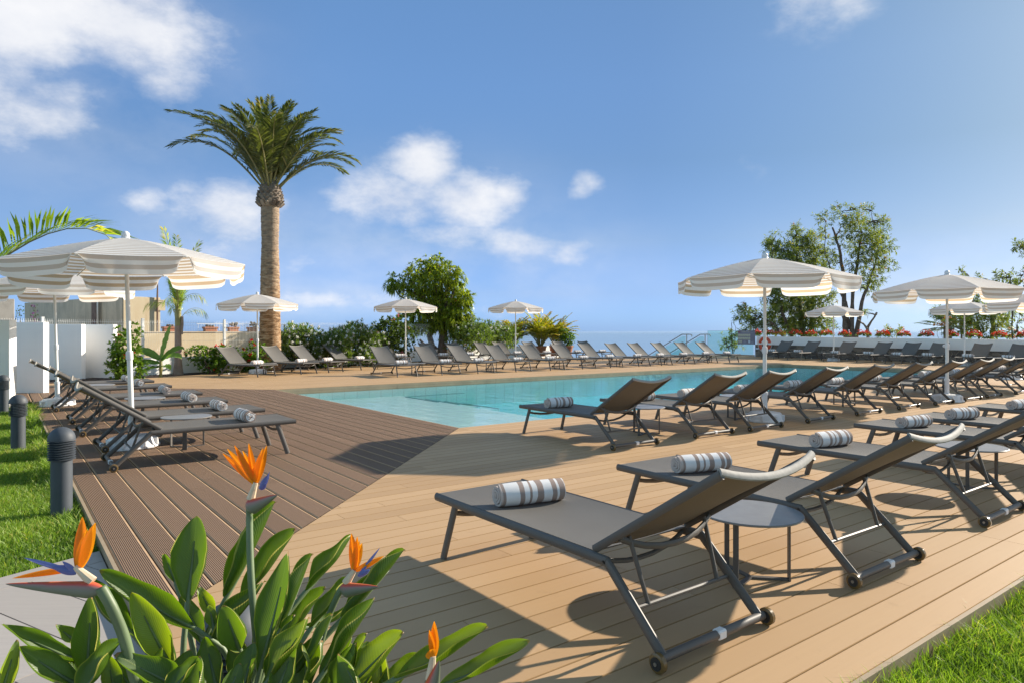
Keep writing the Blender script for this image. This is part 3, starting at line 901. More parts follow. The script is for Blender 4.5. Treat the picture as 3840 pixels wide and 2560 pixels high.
TB = [((1.185, 3.395), 'round grey side table between the nearest and second lounger', 'side tables beside the right lawn', -100),
      ((3.60, 5.36), 'round side table cut by the right frame edge, beside the fourth lounger', 'side tables beside the right lawn', -100),
      ((1.59, 8.22), 'round side table between the first two poolside loungers with turned backs', 'side tables along the near pool edge', -90),
      ((3.19, 9.64), 'side table by the base of the big right parasol', 'side tables along the near pool edge', -90),
      ((5.55, 11.42), 'side table between the fifth and sixth lounger of the near pool edge', 'side tables along the near pool edge', -90),
      ((8.35, 13.5), 'side table near the seventh lounger of the near pool edge', 'side tables along the near pool edge', -90),
      ((-3.46, 7.26), 'round side table between the two nearest loungers of the left row', 'side tables on the dark ribbed deck', 200),
      ((-5.0, 9.3), 'side table in the middle of the left row of loungers', 'side tables on the dark ribbed deck', 200),
      ((-7.06, 11.65), 'farthest side table of the left row, near the white screens', 'side tables on the dark ribbed deck', 200)]
for a, b in ((0, 1), (2, 3), (4, 5), (6, 7), (8, 9), (10, 11)):
    p = c1 + uu * ((D_t[a] + D_t[b]) / 2) + vv * .75
    TB.append(((p.x, p.y), 'small side table between the %s and %s far poolside loungers' % (ORD[a], ORD[b]), 'side tables along the far pool edge', 60))
p = Vector(d_[0]).lerp(Vector(d_[1]), .5) + Vector((-.75, .43)); TB.append(((p.x, p.y), 'side table between the two loungers left of the date palm', 'side tables beside the date palm', 60))
for a, b in ((1, 2), (6, 7)):
    t = (W_t[a] + W_t[b]) / 2; p = Vector((11.9 + .555 * t, 31.3 - .832 * t)) + Vector((.5, .375))
    TB.append(((p.x, p.y), 'side table between the %s and %s planter wall loungers' % (ORD[a], ORD[b]), 'side tables in front of the planter wall', 0))
for (p, lab, g, rz) in TB:
    t = tb0 if first else copy_tree(tb0); first = False
    t.location = (p[0], p[1], 0); t.rotation_euler = (0, 0, R(rz)); tag(t, lab, 'side table', g)

# ------------------------------------------------------------------ parasols
def make_umbrella(h, rot=0.0, hs=1.0):
    root = empty('parasol')
    RR = 1.2; drop = .30; zt_ = h - .075; rim = zt_ - drop; val = .17
    m = MB()
    m.lathe([(.268, 0), (.268, .022), (.25, .035), (.228, .105), (.205, .125), (.06, .135), (.045, .15), (.0001, .15)], 8)
    for k in range(8):
        a = PI / 8 + k * PI / 4; m.box((.232 * math.cos(a), .232 * math.sin(a), .06), (.05, .03, .08), a)
    bs = m.build('base', M['plastic_white'], root, bevel=.006)
    m = MB(); m.lathe([(.036, .14), (.036, .36), (.043, .36), (.043, .40), (.03, .40)], 16); m.build('socket', M['plastic_white'], bs)
    m = MB(); m.lathe([(.0265, .13), (.0265, .95), (.021, .952), (.021, h - .06)], 14)
    po = m.build('pole', M['white_paint'], root)
    m = MB(); m.lathe([(.033, .93), (.035, .94), (.035, 1.0), (.031, 1.02), (.024, 1.022)], 14)
    cl = m.build('clamp', M['plastic_white'], po)
    m = MB(); m.lathe([(.012, .03), (.012, .045), (.026, .046), (.026, .072), (.0001, .074)], 8, (0, 0, .975), axis='Y'); m.build('knob', M['plastic_white'], cl)
    # canopy: eight gores, a little slack between the ribs, scalloped valance flaps
    m = MB(); A0 = PI / 8
    def zr(r): return zt_ - drop * (r ** 1.28)
    def top(k, off):
        def f(a, b):
            r = .02 + .98 * a
            p0 = Vector((math.cos(A0 + k * PI / 4), math.sin(A0 + k * PI / 4))) * RR * r
            p1 = Vector((math.cos(A0 + (k + 1) * PI / 4), math.sin(A0 + (k + 1) * PI / 4))) * RR * r
            p = p0.lerp(p1, b); sag = .012 * (1 - (2 * b - 1) ** 2) * r
            return (p.x, p.y, zr(r) - sag + off)
        return f
    def panel(fn, nu, nv, d0, d1, trimfn, flip):
        vs = []; uvs = []
        for i in range(nu + 1):
            for j in range(nv + 1):
                a, b = i / nu, j / nv
                vs.append(fn(a, b)); uvs.append((trimfn(a, b), d0 + (d1 - d0) * a))
        fs = []
        for i in range(nu):
            for j in range(nv):
                q = (i * (nv + 1) + j, (i + 1) * (nv + 1) + j, (i + 1) * (nv + 1) + j + 1, i * (nv + 1) + j + 1)
                fs.append(q[::-1] if flip else q)
        m.add(vs, fs, 0, .5, uvs)
    vr = random.Random(int(h * 1000))
    for k in range(8):
        panel(top(k, .0015), 10, 8, .046, 1.24 + .046 + .046, lambda a, b: 1, False)
        wv = vr.uniform(-.02, .02)
        am = A0 + (k + .5) * PI / 4
        def flap(a, b, k=k, wv=wv, am=am):
            p0 = Vector((math.cos(A0 + k * PI / 4), math.sin(A0 + k * PI / 4))) * RR
            p1 = Vector((math.cos(A0 + (k + 1) * PI / 4), math.sin(A0 + (k + 1) * PI / 4))) * RR
            ins = .008 + .05 * min(1, a * 1.2) ** .8
            bb = ins + (1 - 2 * ins) * b
            p = p0.lerp(p1, bb)
            cd = (1 - abs(2 * b - 1) ** 9) ** .5
            d = val * (.12 * a + .88 * a * cd) if a > 0 else 0
            sag = .012 * (1 - (2 * bb - 1) ** 2)
            o_ = .012 * math.sin(9 * b + k * 2) * a + wv * a + .006
            return (p.x + math.cos(am) * o_, p.y + math.sin(am) * o_, zr(1) - sag - d)
        panel(flap, 12, 20, .092 - .046, .092 - .046 + val + .02, lambda a, b: 0 if (a > .93 or b < .035 or b > .965) else 1, False)
    cn = m.build('canopy', M['canopy'], root, angle=60)
    m = MB(); m.sphere((0, 0, h - .04), .042, 16, 10); m.lathe([(.052, zt_ - .015), (.04, zt_ + .012), (.02, h - .07)], 14); m.build('finial', M['plastic_white'], cn)
    for k in range(8):
        a = A0 + k * PI / 4; c_, s_ = math.cos(a), math.sin(a)
        m = MB(); m.tube([(c_ * RR * r, s_ * RR * r, zr(r) - .014) for r in (.03, .3, .6, .85, .99)], .006, 6); m.build('rib', M['white_paint'], root)
        m = MB(); m.tube([(c_ * .03, s_ * .03, zr(.0) - .30), (c_ * RR * .5, s_ * RR * .5, zr(.5) - .02)], .005, 6); m.build('strut', M['white_paint'], root)
    m = MB(); m.lathe([(.022, zt_ - .33), (.034, zt_ - .33), (.034, zt_ - .28), (.022, zt_ - .28)], 12); m.build('runner', M['plastic_white'], root)
    return root
UM = [((-4.03, 7.25), 2.29, -1.9, 32, 'big striped parasol at left, over the dark deck, cut by the frame', 1.0),
      ((-7.56, 11.36), 2.32, -1.6, 42, 'second left parasol, behind the big one, before the white screens', 1.0),
      ((-7.56, 20.3), 2.41, -.4, 24, 'striped parasol in front of the date palm trunk', 1.0),
      ((-3.9, 25.0), 2.5, 0, 9, 'striped parasol in front of the mango tree', 1.0),
      ((.14, 28.4), 2.57, .3, 0, 'striped parasol in front of the potted palms', 1.0),
      ((3.48, 9.4), 2.31, 0, -6, 'big striped parasol at right, in the near poolside row', 1.0),
      ((7.71, 12.1), 2.31, 0, 11, 'striped parasol at the far right of the near poolside row', 1.0),
      ((13.66, 29.0), 2.42, 0, -22, 'small pale parasol by the planter wall, before the tall tree', 1.0),
      ((16.57, 25.0), 2.42, 0, 14, 'grey sagging parasol by the planter wall, before the fan palm', 1.0),
      ((12.4, 16.0), 2.25, 0, 14, 'bluish striped parasol cut by the right frame edge', 1.0)]
for (p, h, tilt, rz, lab, s) in UM:
    t = make_umbrella(h)
    t.location = (p[0], p[1], 0); t.rotation_euler = (0, R(tilt), R(rz)) if not tilt else Matrix.Rotation(R(tilt), 3, 'Y').to_euler()
    if tilt:
        t.rotation_euler = (Matrix.Rotation(R(tilt), 3, 'Y') @ Matrix.Rotation(R(rz), 3, 'Z')).to_euler()
    tag(t, lab, 'parasol', 'striped parasols round the pool')
m = MB(); m.lathe([(.268, 0), (.268, .022), (.25, .035), (.228, .105), (.205, .125), (.06, .135), (.045, .15), (.0001, .15)], 8)
tag(m.build('weighted_stand', M['plastic_white'], None, (12.95, 17.7, 0), bevel=.006), 'white parasol foot without a pole behind the far poolside loungers at right', 'parasol base')

# ------------------------------------------------------------------ bollard lamps
def make_bollard():
    root = empty('bollard_lamp')
    m = MB(); m.lathe([(.085, 0), (.085, .012), (.066, .013), (.066, .40), (.070, .405)], 28); m.build('post', M['bollard'], root)
    m = MB(); m.lathe([(.05, .40), (.05, .535)], 20); m.build('lamp_glass', M['lamp_glass'], root)
    for k in range(8):
        z = .402 + .0165 * k
        m = MB(); m.lathe([(.066, z + .005), (.085, z), (.086, z + .003), (.066, z + .009)], 28); m.build('louvre_ring', M['bollard'], root)
    m = MB(); m.lathe([(.086, .533), (.086, .545)] + [(.084 * math.cos(a), .545 + .082 * math.sin(a)) for a in [PI / 2 * k / 8 for k in range(8)]] + [(.0001, .627)], 28); m.build('cap', M['bollard'], root)
    return root
b0 = make_bollard()
BO = [((-3.16, 4.79), -.07, 'nearest grey dome topped bollard lamp standing on the left lawn'),
      ((-5.28, 7.3), -.07, 'second grey bollard lamp on the left lawn, beside the dark deck edge'),
      ((-7.97, 10.7), -.07, 'bollard lamp cut by the left frame edge, before the white screen'),
      ((-10.0, 18.35), -.03, 'bollard lamp between the hibiscus bush and the banana plant'),
      ((-.73, 1.78), -.11, 'bollard lamp half hidden behind the bird of paradise leaves'),
      ((1.5, 36.2), -.05, 'tiny far bollard lamp between the potted palms')]
for i, (p, z, lab) in enumerate(BO):
    t = b0 if i == 0 else copy_tree(b0)
    t.location = (p[0], p[1], z); tag(t, lab, 'bollard lamp', 'bollard lamps along the deck edge')

# ------------------------------------------------------------------ things at the far end
# life ring
rg = empty('life_ring', P(2868, 1289, 32.55) + Vector((.0, .0, 0)), math.atan2(wd.y, wd.x), 'orange life ring with white bands hanging on the planter wall', 'life ring')
m = MB(); nn = 36; vs = []; q = []
for i in range(nn):
    a = 2 * PI * i / nn; c = Vector((.275 * math.cos(a), 0, .275 * math.sin(a)))
    for j in range(10):
        b = 2 * PI * j / 10; rr = .275 + .075 * math.cos(b)
        vs.append((rr * math.cos(a), .05 * math.sin(b), rr * math.sin(a)))
for i in range(nn):
    for j in range(10): q.append((i * 10 + j, i * 10 + (j + 1) % 10, ((i + 1) % nn) * 10 + (j + 1) % 10, ((i + 1) % nn) * 10 + j))
M['ring_orange'] = plain('ring_orange', (.62, .085, .03), .5, 0, .06)
m.add(vs, q); m.build('ring', M['ring_orange'], rg)
for k in range(4):
    m = MB(); vs = []; q = []
    for i in range(5):
        a = PI / 2 * k + PI / 4 * 0 + (i - 2) * .07
        for j in range(10):
            b = 2 * PI * j / 10; rr = .275 + .079 * math.cos(b); vs.append((rr * math.cos(a), .054 * math.sin(b), rr * math.sin(a)))
    for i in range(4):
        for j in range(10): q.append((i * 10 + j, i * 10 + (j + 1) % 10, (i + 1) * 10 + (j + 1) % 10, (i + 1) * 10 + j))
    m.add(vs, q); m.build('white_band', M['white_paint'], rg)
m = MB(); m.tube([(.385 * math.cos(a), 0, .385 * math.sin(a)) for a in [2 * PI * k / 40 for k in range(41)]], .008, 5); m.build('rope', M['white_paint'], rg)

# pool rules sign
sg = empty('pool_sign', P(2799, 1265, 34.0), math.atan2(wd.y, wd.x), 'grey pool rules sign with rows of pictograms at the wall end', 'sign')
M['sign_grey'] = plain('sign_grey', (.20, .19, .25), .5, 0, .03); M['sign_cream'] = plain('sign_cream', (.62, .62, .48), .5, 0, .03); M['sign_dark'] = plain('sign_dark', (.05, .05, .06), .5)
M['sign_red'] = plain('sign_red', (.35, .03, .05), .5); M['sign_blue'] = plain('sign_pale', (.55, .62, .72), .5)
sw, sh = 1.03, .68                       # the board is seen at an angle; front is local -y
m = MB(); m.box((0, 0, 0), (sw, .02, sh)); m.build('board', M['sign_grey'], sg, bevel=.004)
fx = lambda px: (px - .5) * sw; fz = lambda py: (.5 - py) * sh
rs_ = random.Random(3)
for row, (yy, n) in enumerate(((.345, 6), (.575, 6), (.805, 2))):
    for k in range(n):
        m = MB(); x = fx(.085 + .118 * k); z = fz(yy)
        m.box((x, -.0125, z), (.095, .004, .115)); 
        pc = m.build('pictogram', M['sign_cream'], sg)
        m = MB()
        sp_ = rs_.random()
        m.sphere((x - .005, -.0150, z + .024), .012, 8, 6); m.box((x, -.0155, z - .012), (.05 if sp_ < .5 else .02, .003, .018 if sp_ < .5 else .05))
        m.box((x + rs_.uniform(-.02, .02), -.0152, z - .03), (.016, .003, .03), 0, 0, .5, rs_.uniform(-.8, .8)); m.build('figure', M['sign_dark'], pc)
m = MB(); m.box((fx(.80 - .13), -.0125, fz(.805)), (.115, .004, .13)); m.build('notice', M['sign_blue'], sg)
m = MB(); m.box((fx(.09), -.0125, fz(.12)), (.10, .004, .05)); m.build('emblem', M['sign_red'], sg)
m = MB()
for (x0, x1, y) in ((.24, .68, .16), (.74, .9, .15), (.30, .52, .86), (.78, .92, .80), (.78, .92, .86), (.78, .92, .92)):
    m.box((fx((x0 + x1) / 2), -.0125, fz(y)), ((x1 - x0) * sw, .003, .008))
m.build('small_print', M['sign_blue'], sg)
def text(body, size, loc, parent, mat, name):
    cu = bpy.data.curves.new(name, 'FONT'); cu.body = body; cu.size = size; cu.extrude = .001; cu.align_x = 'CENTER'; cu.align_y = 'CENTER'
    o = bpy.data.objects.new(name, cu); COL.objects.link(o)
    dg = bpy.context.evaluated_depsgraph_get(); dg.update()
    me = bpy.data.meshes.new_from_object(o.evaluated_get(dg)); bpy.data.objects.remove(o)
    o = bpy.data.objects.new(name, me); COL.objects.link(o); me.materials.clear(); me.materials.append(mat)
    o.parent = parent; o.location = loc; o.rotation_euler = (R(90), 0, 0)
    return o
text('NORMAS DE PISCINA', .052, (fx(.46), -.0125, fz(.085)), sg, M['sign_cream'], 'heading')
text('L.BCD', .05, (fx(.42), -.0125, fz(.79)), sg, M['sign_blue'], 'lettering')

# wall light, a little below the band
wl_p = P(2841, 1306, 33.55)
wlo = empty('wall_light', wl_p, math.atan2(wd.y, wd.x), 'small dark framed light box on the stone wall, left of the life ring', 'wall light')
m = MB(); m.box((0, 0, 0), (.24, .05, .13)); m.build('frame', M['black'], wlo, bevel=.005)
m = MB(); m.box((0, -.026, 0), (.18, .01, .08)); m.build('lens', M['sign_blue'], wlo)

# glass balustrade
gb = empty('glass_balustrade', W2(30.55, 21.6), R(127), 'greenish glass balustrade panels at the terrace corner, left of the sign', 'balustrade')
for (a, b) in ((-1.35, .02), (.04, 1.42)):
    m = MB(); m.box(((a + b) / 2, 0, .64), (b - a, .012, 1.28)); gp = m.build('glass_panel', M['glass'], gb, smooth=False)
    m = MB(); m.box(((a + b) / 2, 0, 1.284), (b - a, .014, .008)); m.box((b + .004, 0, .64), (.008, .014, 1.28)); m.build('polished_edge', M['glass_edge'], gp, smooth=False)
m = MB(); m.box((.03, 0, .03), (2.9, .06, .10)); m.build('shoe', M['steel'], gb, bevel=.006)
# two stair handrails going down towards the sea
for i, (xp, lab) in enumerate(((2575, 'steel stair handrail standing left, farther from the glass balustrade'), (2644, 'steel stair handrail beside the glass balustrade'))):
    p = P(xp, 1250, 35.4)
    hr = empty('handrail', (p.x, p.y, 0), 0, lab, 'handrail', 'stair handrails at the terrace edge')
    zt2 = 1.10
    dn = Vector((-1.55, 1.3, -1.15))
    m = MB(); m.tube([(.22, -.12, zt2 - .13), (.24, -.12, zt2 - .04), (.17, -.09, zt2), (-.20, .17, zt2), Vector((-.2, .17, zt2)) + dn * .5, Vector((-.2, .17, zt2)) + dn], .024, 10); m.build('rail', M['steel'], hr)
    m = MB(); m.tube([(0, 0, -.15), (0, 0, zt2 - .01)], .026, 10); m.build('post', M['steel'], hr)
    m = MB(); a = Vector((-.05, .04, .05)); b = Vector((-.2, .17, zt2 - .1)); c = b + dn * .85; d = c - Vector((0, 0, .85)); 
    m.add([(-.05, .04, .1), (-.05, .04, zt2 - .1), b, c, d], [(0, 1, 2, 3, 4)]); m.add([Vector(q) + Vector((.008, .01, 0)) for q in ((-.05, .04, .1), (-.05, .04, zt2 - .1), b, c, d)], [(4, 3, 2, 1, 0)]); m.build('glass_infill', M['glass'], hr, smooth=False)

# ================================================================== PLANTS
def unit(r):
    while True:
        v = Vector((r.uniform(-1, 1), r.uniform(-1, 1), r.uniform(-1, 1)))
        if .05 < v.length < 1: return v.normalized()
def leaf(m, p, d, L, w, r, mi=0, tint=None, droop=0.0):
    d = d.normalized()
    s = d.cross(Vector((r.uniform(-.5, .5), r.uniform(-.5, .5), 1)))
    if s.length < 1e-3: s = Vector((1, 0, 0))
    s = s.normalized() * w / 2
    t = r.betavariate(2, 2) if tint is None else tint
    mid = p + d * L * .45; tip = p + d * L + Vector((0, 0, -droop * L))
    i = len(m.v)
    m.v += [tuple(p), tuple(mid + s), tuple(tip), tuple(mid - s)]
    m.f.append((i, i + 1, i + 2, i + 3)); m.m.append(mi); m.t.append(t); m.uv.append([(0, 0)] * 4)
def whorl(m, p, out, r, k, L, w, droop, spread=.9, mi=0, bright=0.0):
    t0 = min(1, max(0, r.gauss(.45 + bright, .2)))
    for _ in range(k):
        d = (out + unit(r) * spread).normalized()
        leaf(m, p, d, L * r.uniform(.7, 1.2), w, r, mi, min(1, max(0, t0 + r.uniform(-.15, .15))), droop * r.uniform(.5, 1.3))
def blossom(m, p, r, n, size, mi=0, up=None):
    for _ in range(n):
        d = (unit(r) + (up or Vector((0, 0, .3)))).normalized()
        leaf(m, p + unit(r) * size * .3, d, size, size * .75, r, mi, r.random())
def limb(m, a, b, ra, rb, r, k=5, wig=.06, n=7):
    a, b = Vector(a), Vector(b); L = (b - a).length; pts = []; rr = []
    for i in range(k + 1):
        t = i / k; p = a.lerp(b, t)
        if 0 < i < k: p += unit(r) * L * wig
        pts.append(p); rr.append(ra + (rb - ra) * t)
    m.tube(pts, rr, n)
    return pts

def frond(m, base, az, e0, e1, L, leafL, nl, lw, r, tilt=.35, sweep=(.9, .35), droop=.15, start=.14, rw=.02, pw=1.5, roll=0.0, fold=0.0, tipdry=0.0):
    """pinnate frond: rib (material 1) and leaflets (material 0)"""
    N = 14; pts = [Vector(base)]; ca, sa = math.cos(az), math.sin(az)
    for i in range(N):
        t = (i + .5) / N; e = e0 + (e1 - e0) * t ** pw
        pts.append(pts[-1] + Vector((ca * math.cos(e), sa * math.cos(e), math.sin(e))) * (L / N))
    m.tube(pts, [rw * (1 - .85 * i / N) for i in range(N + 1)], 5, 1)
    side0 = Vector((-sa, ca, 0))
    for i in range(nl):
        t = start + (1 - start) * (i + r.uniform(-.3, .3)) / nl
        t = min(.995, max(start, t)); x = t * N; k = min(N - 1, int(x)); p = pts[k].lerp(pts[k + 1], x - k)
        tg = (pts[k + 1] - pts[k]).normalized(); up = side0.cross(tg).normalized() * -1
        if up.z < 0 and abs(tg.z) < .95: up = -up
        prof = min(1, (t - start) / .12 + .35) * (1 - .62 * max(0, (t - .45) / .55) ** 1.6)
        sw = sweep[0] + (sweep[1] - sweep[0]) * t
        for s in (-1, 1):
            d = side0 * s * math.sin(sw) * math.cos(tilt + fold) + tg * math.cos(sw) + up * math.sin(tilt + fold) * math.sin(sw)
            d = (d + unit(r) * .09).normalized()
            l = leafL * prof * r.uniform(.88, 1.1)
            wv = tg.cross(d); wv = (wv.cross(d) if wv.length > 1e-3 else up).normalized()
            wv = (wv * .8 + unit(r) * .35).normalized() * lw / 2
            tint = min(1, max(0, r.gauss(.45, .18)))
            if tipdry and t > 1 - tipdry and r.random() < .6: tint = r.uniform(.92, 1)
            a = p; b = p + d * l * .5 + Vector((0, 0, -droop * l * .25)); c = p + d * l + Vector((0, 0, -droop * l))
            q = len(m.v)
            m.v += [tuple(a), tuple(b + wv), tuple(b - wv), tuple(c)]
            m.f += [(q, q + 1, q + 2), (q + 1, q + 3, q + 2)]; m.m += [0, 0]; m.t += [tint, tint]; m.uv += [[(0, 0)] * 3] * 2
    return pts

# ---- date palm
dp = Vector((-7.76, 21.9, -.1)); r = random.Random(21)
dpo = empty('date_palm', dp, 0, 'tall date palm with thick scarred trunk rising behind the far loungers', 'palm tree')
m = MB(); NR, NS = 150, 44; vs = []
HT = 5.42
for i in range(NR + 1):
    z = HT * i / NR; b = .345 - .07 * min(1, z / 3.6) + .02 * math.exp(-((z - 4.2) / .5) ** 2) * -1
    row = z / .085; k = math.floor(row); f = row - k
    for j in range(NS):
        a = 2 * PI * j / NS; c = a / (2 * PI) * 15 + .5 * (k % 2); g = abs((c % 1) - .5) * 2
        sc = .022 * (f ** 1.5) * (1 - .55 * g) + r.uniform(-.004, .004)
        vs.append((math.cos(a) * (b + sc), math.sin(a) * (b + sc), z))
fs = [(i * NS + j, i * NS + (j + 1) % NS, (i + 1) * NS + (j + 1) % NS, (i + 1) * NS + j) for i in range(NR) for j in range(NS)]
m.add(vs, fs); m.build('trunk', M['datebark'], dpo, angle=50)
m = MB()
m.lathe([(.30, 5.36), (.36, 5.42), (.37, 5.6), (.33, 5.85), (.22, 6.15), (.0001, 6.3)], 24)
for row in range(9):
    z = 5.40 + row * .075; rad = .40 - .012 * row - .006 * max(0, row - 4) ** 2
    for k in range(13):
        a = 2 * PI * (k + .5 * (row % 2)) / 13 + r.uniform(-.08, .08); c_, s_ = math.cos(a), math.sin(a)
        o = Vector((c_ * (rad - .10), s_ * (rad - .10), z - .05)); e = Vector((c_ * (rad + .05), s_ * (rad + .05), z + .05 + r.uniform(0, .04)))
        m.tube([o, o.lerp(e, .6), e], [.075, .06, .034], 6, 0, r.random(), ry=[.05, .036, .018])
m.build('cut_leaf_bases', M['boot'], dpo, angle=40)
nf = 44
for k in range(nf):
    q = (k + .5) / nf; az = k * 2.39996 + r.uniform(-.15, .15)
    # low fronds stand out at about 55 degrees, inner ones near upright
    e0 = R(47 + 38 * q ** 1.25 + r.uniform(-4, 4)); e1 = R(-30 + 74 * q ** 1.5 + r.uniform(-12, 14))
    L = (3.65 - .95 * q) * r.uniform(.9, 1.07) * (.98 - .11 * math.cos(az) * (1 - q))
    m = MB(); b = Vector((math.cos(az) * .22 * (1 - q), math.sin(az) * .22 * (1 - q), 5.85 + .3 * q))
    frond(m, b, az, e0, e1, L, .62 - .1 * q, 84, .046, r, .30, (1.0, .5), .22, .15, .034, 2.1, tipdry=.12 if r.random() < .4 else 0)
    m.build('frond', [M['frond'], M['rachis']], dpo, smooth=False)

# ---- slim young palm by the fence
kp = Vector((-9.66, 19.75, -.05)); r = random.Random(5)
ko = empty('slim_palm', kp, 0, 'slim young palm with bundled upright fronds and drooping dry leaflets', 'palm tree')
m = MB(); m.lathe([(.17, 0), (.135, .12), (.105, .4), (.092, 1.0), (.088, 1.45)], 16)
m.tube([(.09, .0, 1.2), (.10, .02, 1.5), (.115, .02, 1.72)], [.05, .05, .03], 6)
m.build('trunk', M['palm_stem'], ko)
m = MB(); m.lathe([(.085, 1.45), (.085, 1.8), (.06, 2.3), (.035, 2.8)], 12); m.build('crownshaft', M['rachis'], ko)
for k in range(8):
    az = k * 2.4 + .3; m = MB()
    frond(m, (math.cos(az) * .04, math.sin(az) * .04, 1.55 + .05 * k), az, R(87 - (k % 3) * 2), R(70 - 8 * (k % 3)), 1.75 + .09 * k, .48, 38, .032, r, -.15, (.55, .5), .75 if k < 5 else .25, .12, .018, 1.5, tipdry=.2)
    m.build('frond', [M['kingfrond'], M['rachis']], ko, smooth=False)
for k in range(5):
    az = k * 1.3 + .9; m = MB()
    frond(m, (math.cos(az) * .08, math.sin(az) * .08, 1.62 + .1 * k), az, R(70), R(-55), 1.0, .36, 18, .016, r, -.3, (.7, .5), .8, .2, .01, 1.2, tipdry=.9)
    m.build('dry_frond', [M['kingfrond'], M['rachis']], ko, smooth=False)

# ---- broad palm just outside the left edge, one frond leaning in
lp = Vector((-8.3, 9.05, -.1)); r = random.Random(9)
lo_ = empty('arching_palm', lp, 0, 'bright green palm frond arching in from the left edge above the parasols', 'palm tree')
m = MB(); m.lathe([(.13, 0), (.10, .3), (.085, .8), (.07, 1.12)], 14); m.build('trunk', M['palm_stem'], lo_)
for (az, e0, e1, L, ll) in ((-.03, 38, -62, 3.75, .80), (2.6, 60, -30, 2.6, .6), (1.9, 70, 0, 2.4, .6), (3.6, 50, -40, 2.6, .6)):
    m = MB()
    frond(m, (0, 0, 1.08), az, R(e0), R(e1), L, ll, 92, .036, r, .78, (1.1, .7), .30, .12, .022, 5.0 if L > 3 else 1.7, tipdry=.16)
    m.build('frond', [M['kingfrond'], M['rachis']], lo_, smooth=False)
m = MB(); frond(m, (.0, 0, 1.05), -.25, R(20), R(-65), 1.42, .3, 24, .02, r, -.1, (.8, .5), .5, .3, .012, 1.0, tipdry=.2)
m.build('frond', [M['areca'], M['rachis']], lo_, smooth=False)

# ---- banana plant
bp_ = Vector((-9.55, 18.55, -.03)); r = random.Random(3)
bo = empty('banana_plant', bp_, 0, 'small banana plant with broad leaves, one leaf standing upright, at the fence', 'plant')
m = MB(); m.tube([(0, 0, 0), (.01, 0, .25), (.0, .01, .52)], [.06, .05, .035], 10); m.build('stem', M['rachis'], bo)
def bleaf(b, d1, tip, w, n_, mb):
    b, tip = Vector(b), Vector(tip); mid = (b + tip) / 2 + Vector(d1)
    def sp(t): return b * (1 - t) ** 2 + mid * 2 * t * (1 - t) + tip * t * t
    nv = Vector(n_).normalized()
    def f(a, c):
        p = sp(a); tg = (sp(min(1, a + .02)) - sp(max(0, a - .02))).normalized(); s = tg.cross(nv).normalized()
        hw = w * math.sin(PI * min(1, .06 + .94 * a)) ** .55 if a < .97 else w * .12
        cc = 2 * c - 1
        return tuple(p + s * cc * hw + nv * abs(cc) * hw * .35 + nv * .012 * math.sin(a * 30) * abs(cc))
    mb.grid(f, 14, 6, 0, rnd.uniform(.3, .9))
for (b, d1, tip, w, n_) in (((0, 0, .5), (.06, 0, .1), (.30, -.05, 1.42), .12, (-.5, -.8, .2)), ((0, 0, .5), (-.1, 0, .2), (-.62, -.1, .72), .13, (-.2, -.6, .8)),
                            ((0, 0, .45), (.1, -.05, .2), (.62, -.1, .55), .12, (.2, -.5, .8)), ((0, 0, .4), (-.1, -.1, .1), (-.6, -.25, .34), .12, (0, -.6, .8)),
                            ((0, 0, .48), (.1, .1, .25), (.5, .3, .78), .11, (.2, -.5, .8)), ((0, 0, .3), (-.05, -.1, .1), (-.35, -.3, .12), .09, (0, -.5, .9)),
                            ((0, 0, .3), (.1, -.1, .12), (.42, -.3, .26), .09, (.1, -.5, .9))):
    m = MB(); bleaf(b, d1, tip, w, n_, m); m.build('leaf', M['banana'], bo)

# ---- bushes
def bush(name, pos, rx, ry, rz, n, L, w, mat, label, flowers=None, seed=1, droop=.1, k=6, zc=None, cat='shrub', group=None, stemmy=False, lumps=9):
    r = random.Random(seed)
    o = empty(name, pos, 0, label, cat, group)
    m = MB(); fm = MB(); st = MB()
    zc = rz if zc is None else zc
    C = [(Vector((0, 0, zc)), 1.0)] 
    cs = []
    for _ in range(lumps):
        u = unit(r); cs.append((Vector((u.x * rx * .55, u.y * ry * .55, zc + u.z * rz * .5)), r.uniform(.42, .7)))
    for i in range(n):
        c, s = r.choice(cs); u = unit(r)
        q = r.uniform(.55, 1.05)
        p = Vector((c.x + u.x * rx * s * q, c.y + u.y * ry * s * q, max(.02, c.z + u.z * rz * s * q)))
        if stemmy: out = (u * .45 + Vector((0, 0, 1))).normalized(); whorl(m, p, out, r, k, L, w, droop, .75)
        else: whorl(m, p, (u + Vector((0, 0, .25))).normalized(), r, k, L, w, droop, .9)
        if flowers and r.random() < flowers[1] and (u.y < .3 or u.z > .3):
            f = p + u * .06 + Vector((0, -.03, .05)); blossom(fm, f, r, flowers[2], flowers[3])
    for i in range(9):
        c, s = r.choice(cs); limb(st, (r.uniform(-.12, .12) * rx, r.uniform(-.12, .12) * ry, 0), c, .022, .008, r, 4)
    st.build('stems', M['bark'], o); m.build('foliage', mat, o, smooth=False)
    if flowers and fm.v: fm.build('blossoms', flowers[0], o, smooth=False)
    return o
hb = (M['red_flower'], .020, 7, .075)
bush('hibiscus_bush', (-9.1, 16.2, -.08), .42, .42, .70, 620, .10, .055, M['hibiscus'], 'tall glossy hibiscus bush with red flowers beside the end of the white screens', hb, 31, group='hibiscus bushes')
bush('hibiscus_bush', (-8.95, 20.3, -.06), .75, .55, .50, 620, .10, .055, M['hibiscus'], 'low red flowering hibiscus bush at the left of the far loungers', (M['red_flower'], .035, 8, .085), 32, group='hibiscus bushes')
bush('hibiscus_bush', (-8.0, 21.1, -.06), .62, .45, .50, 480, .10, .055, M['hibiscus'], 'red flowering hibiscus bush between the first far lounger and the date palm', (M['red_flower'], .05, 8, .085), 33, group='hibiscus bushes')
ol = (M['white_flower'], .055, 12, .05)
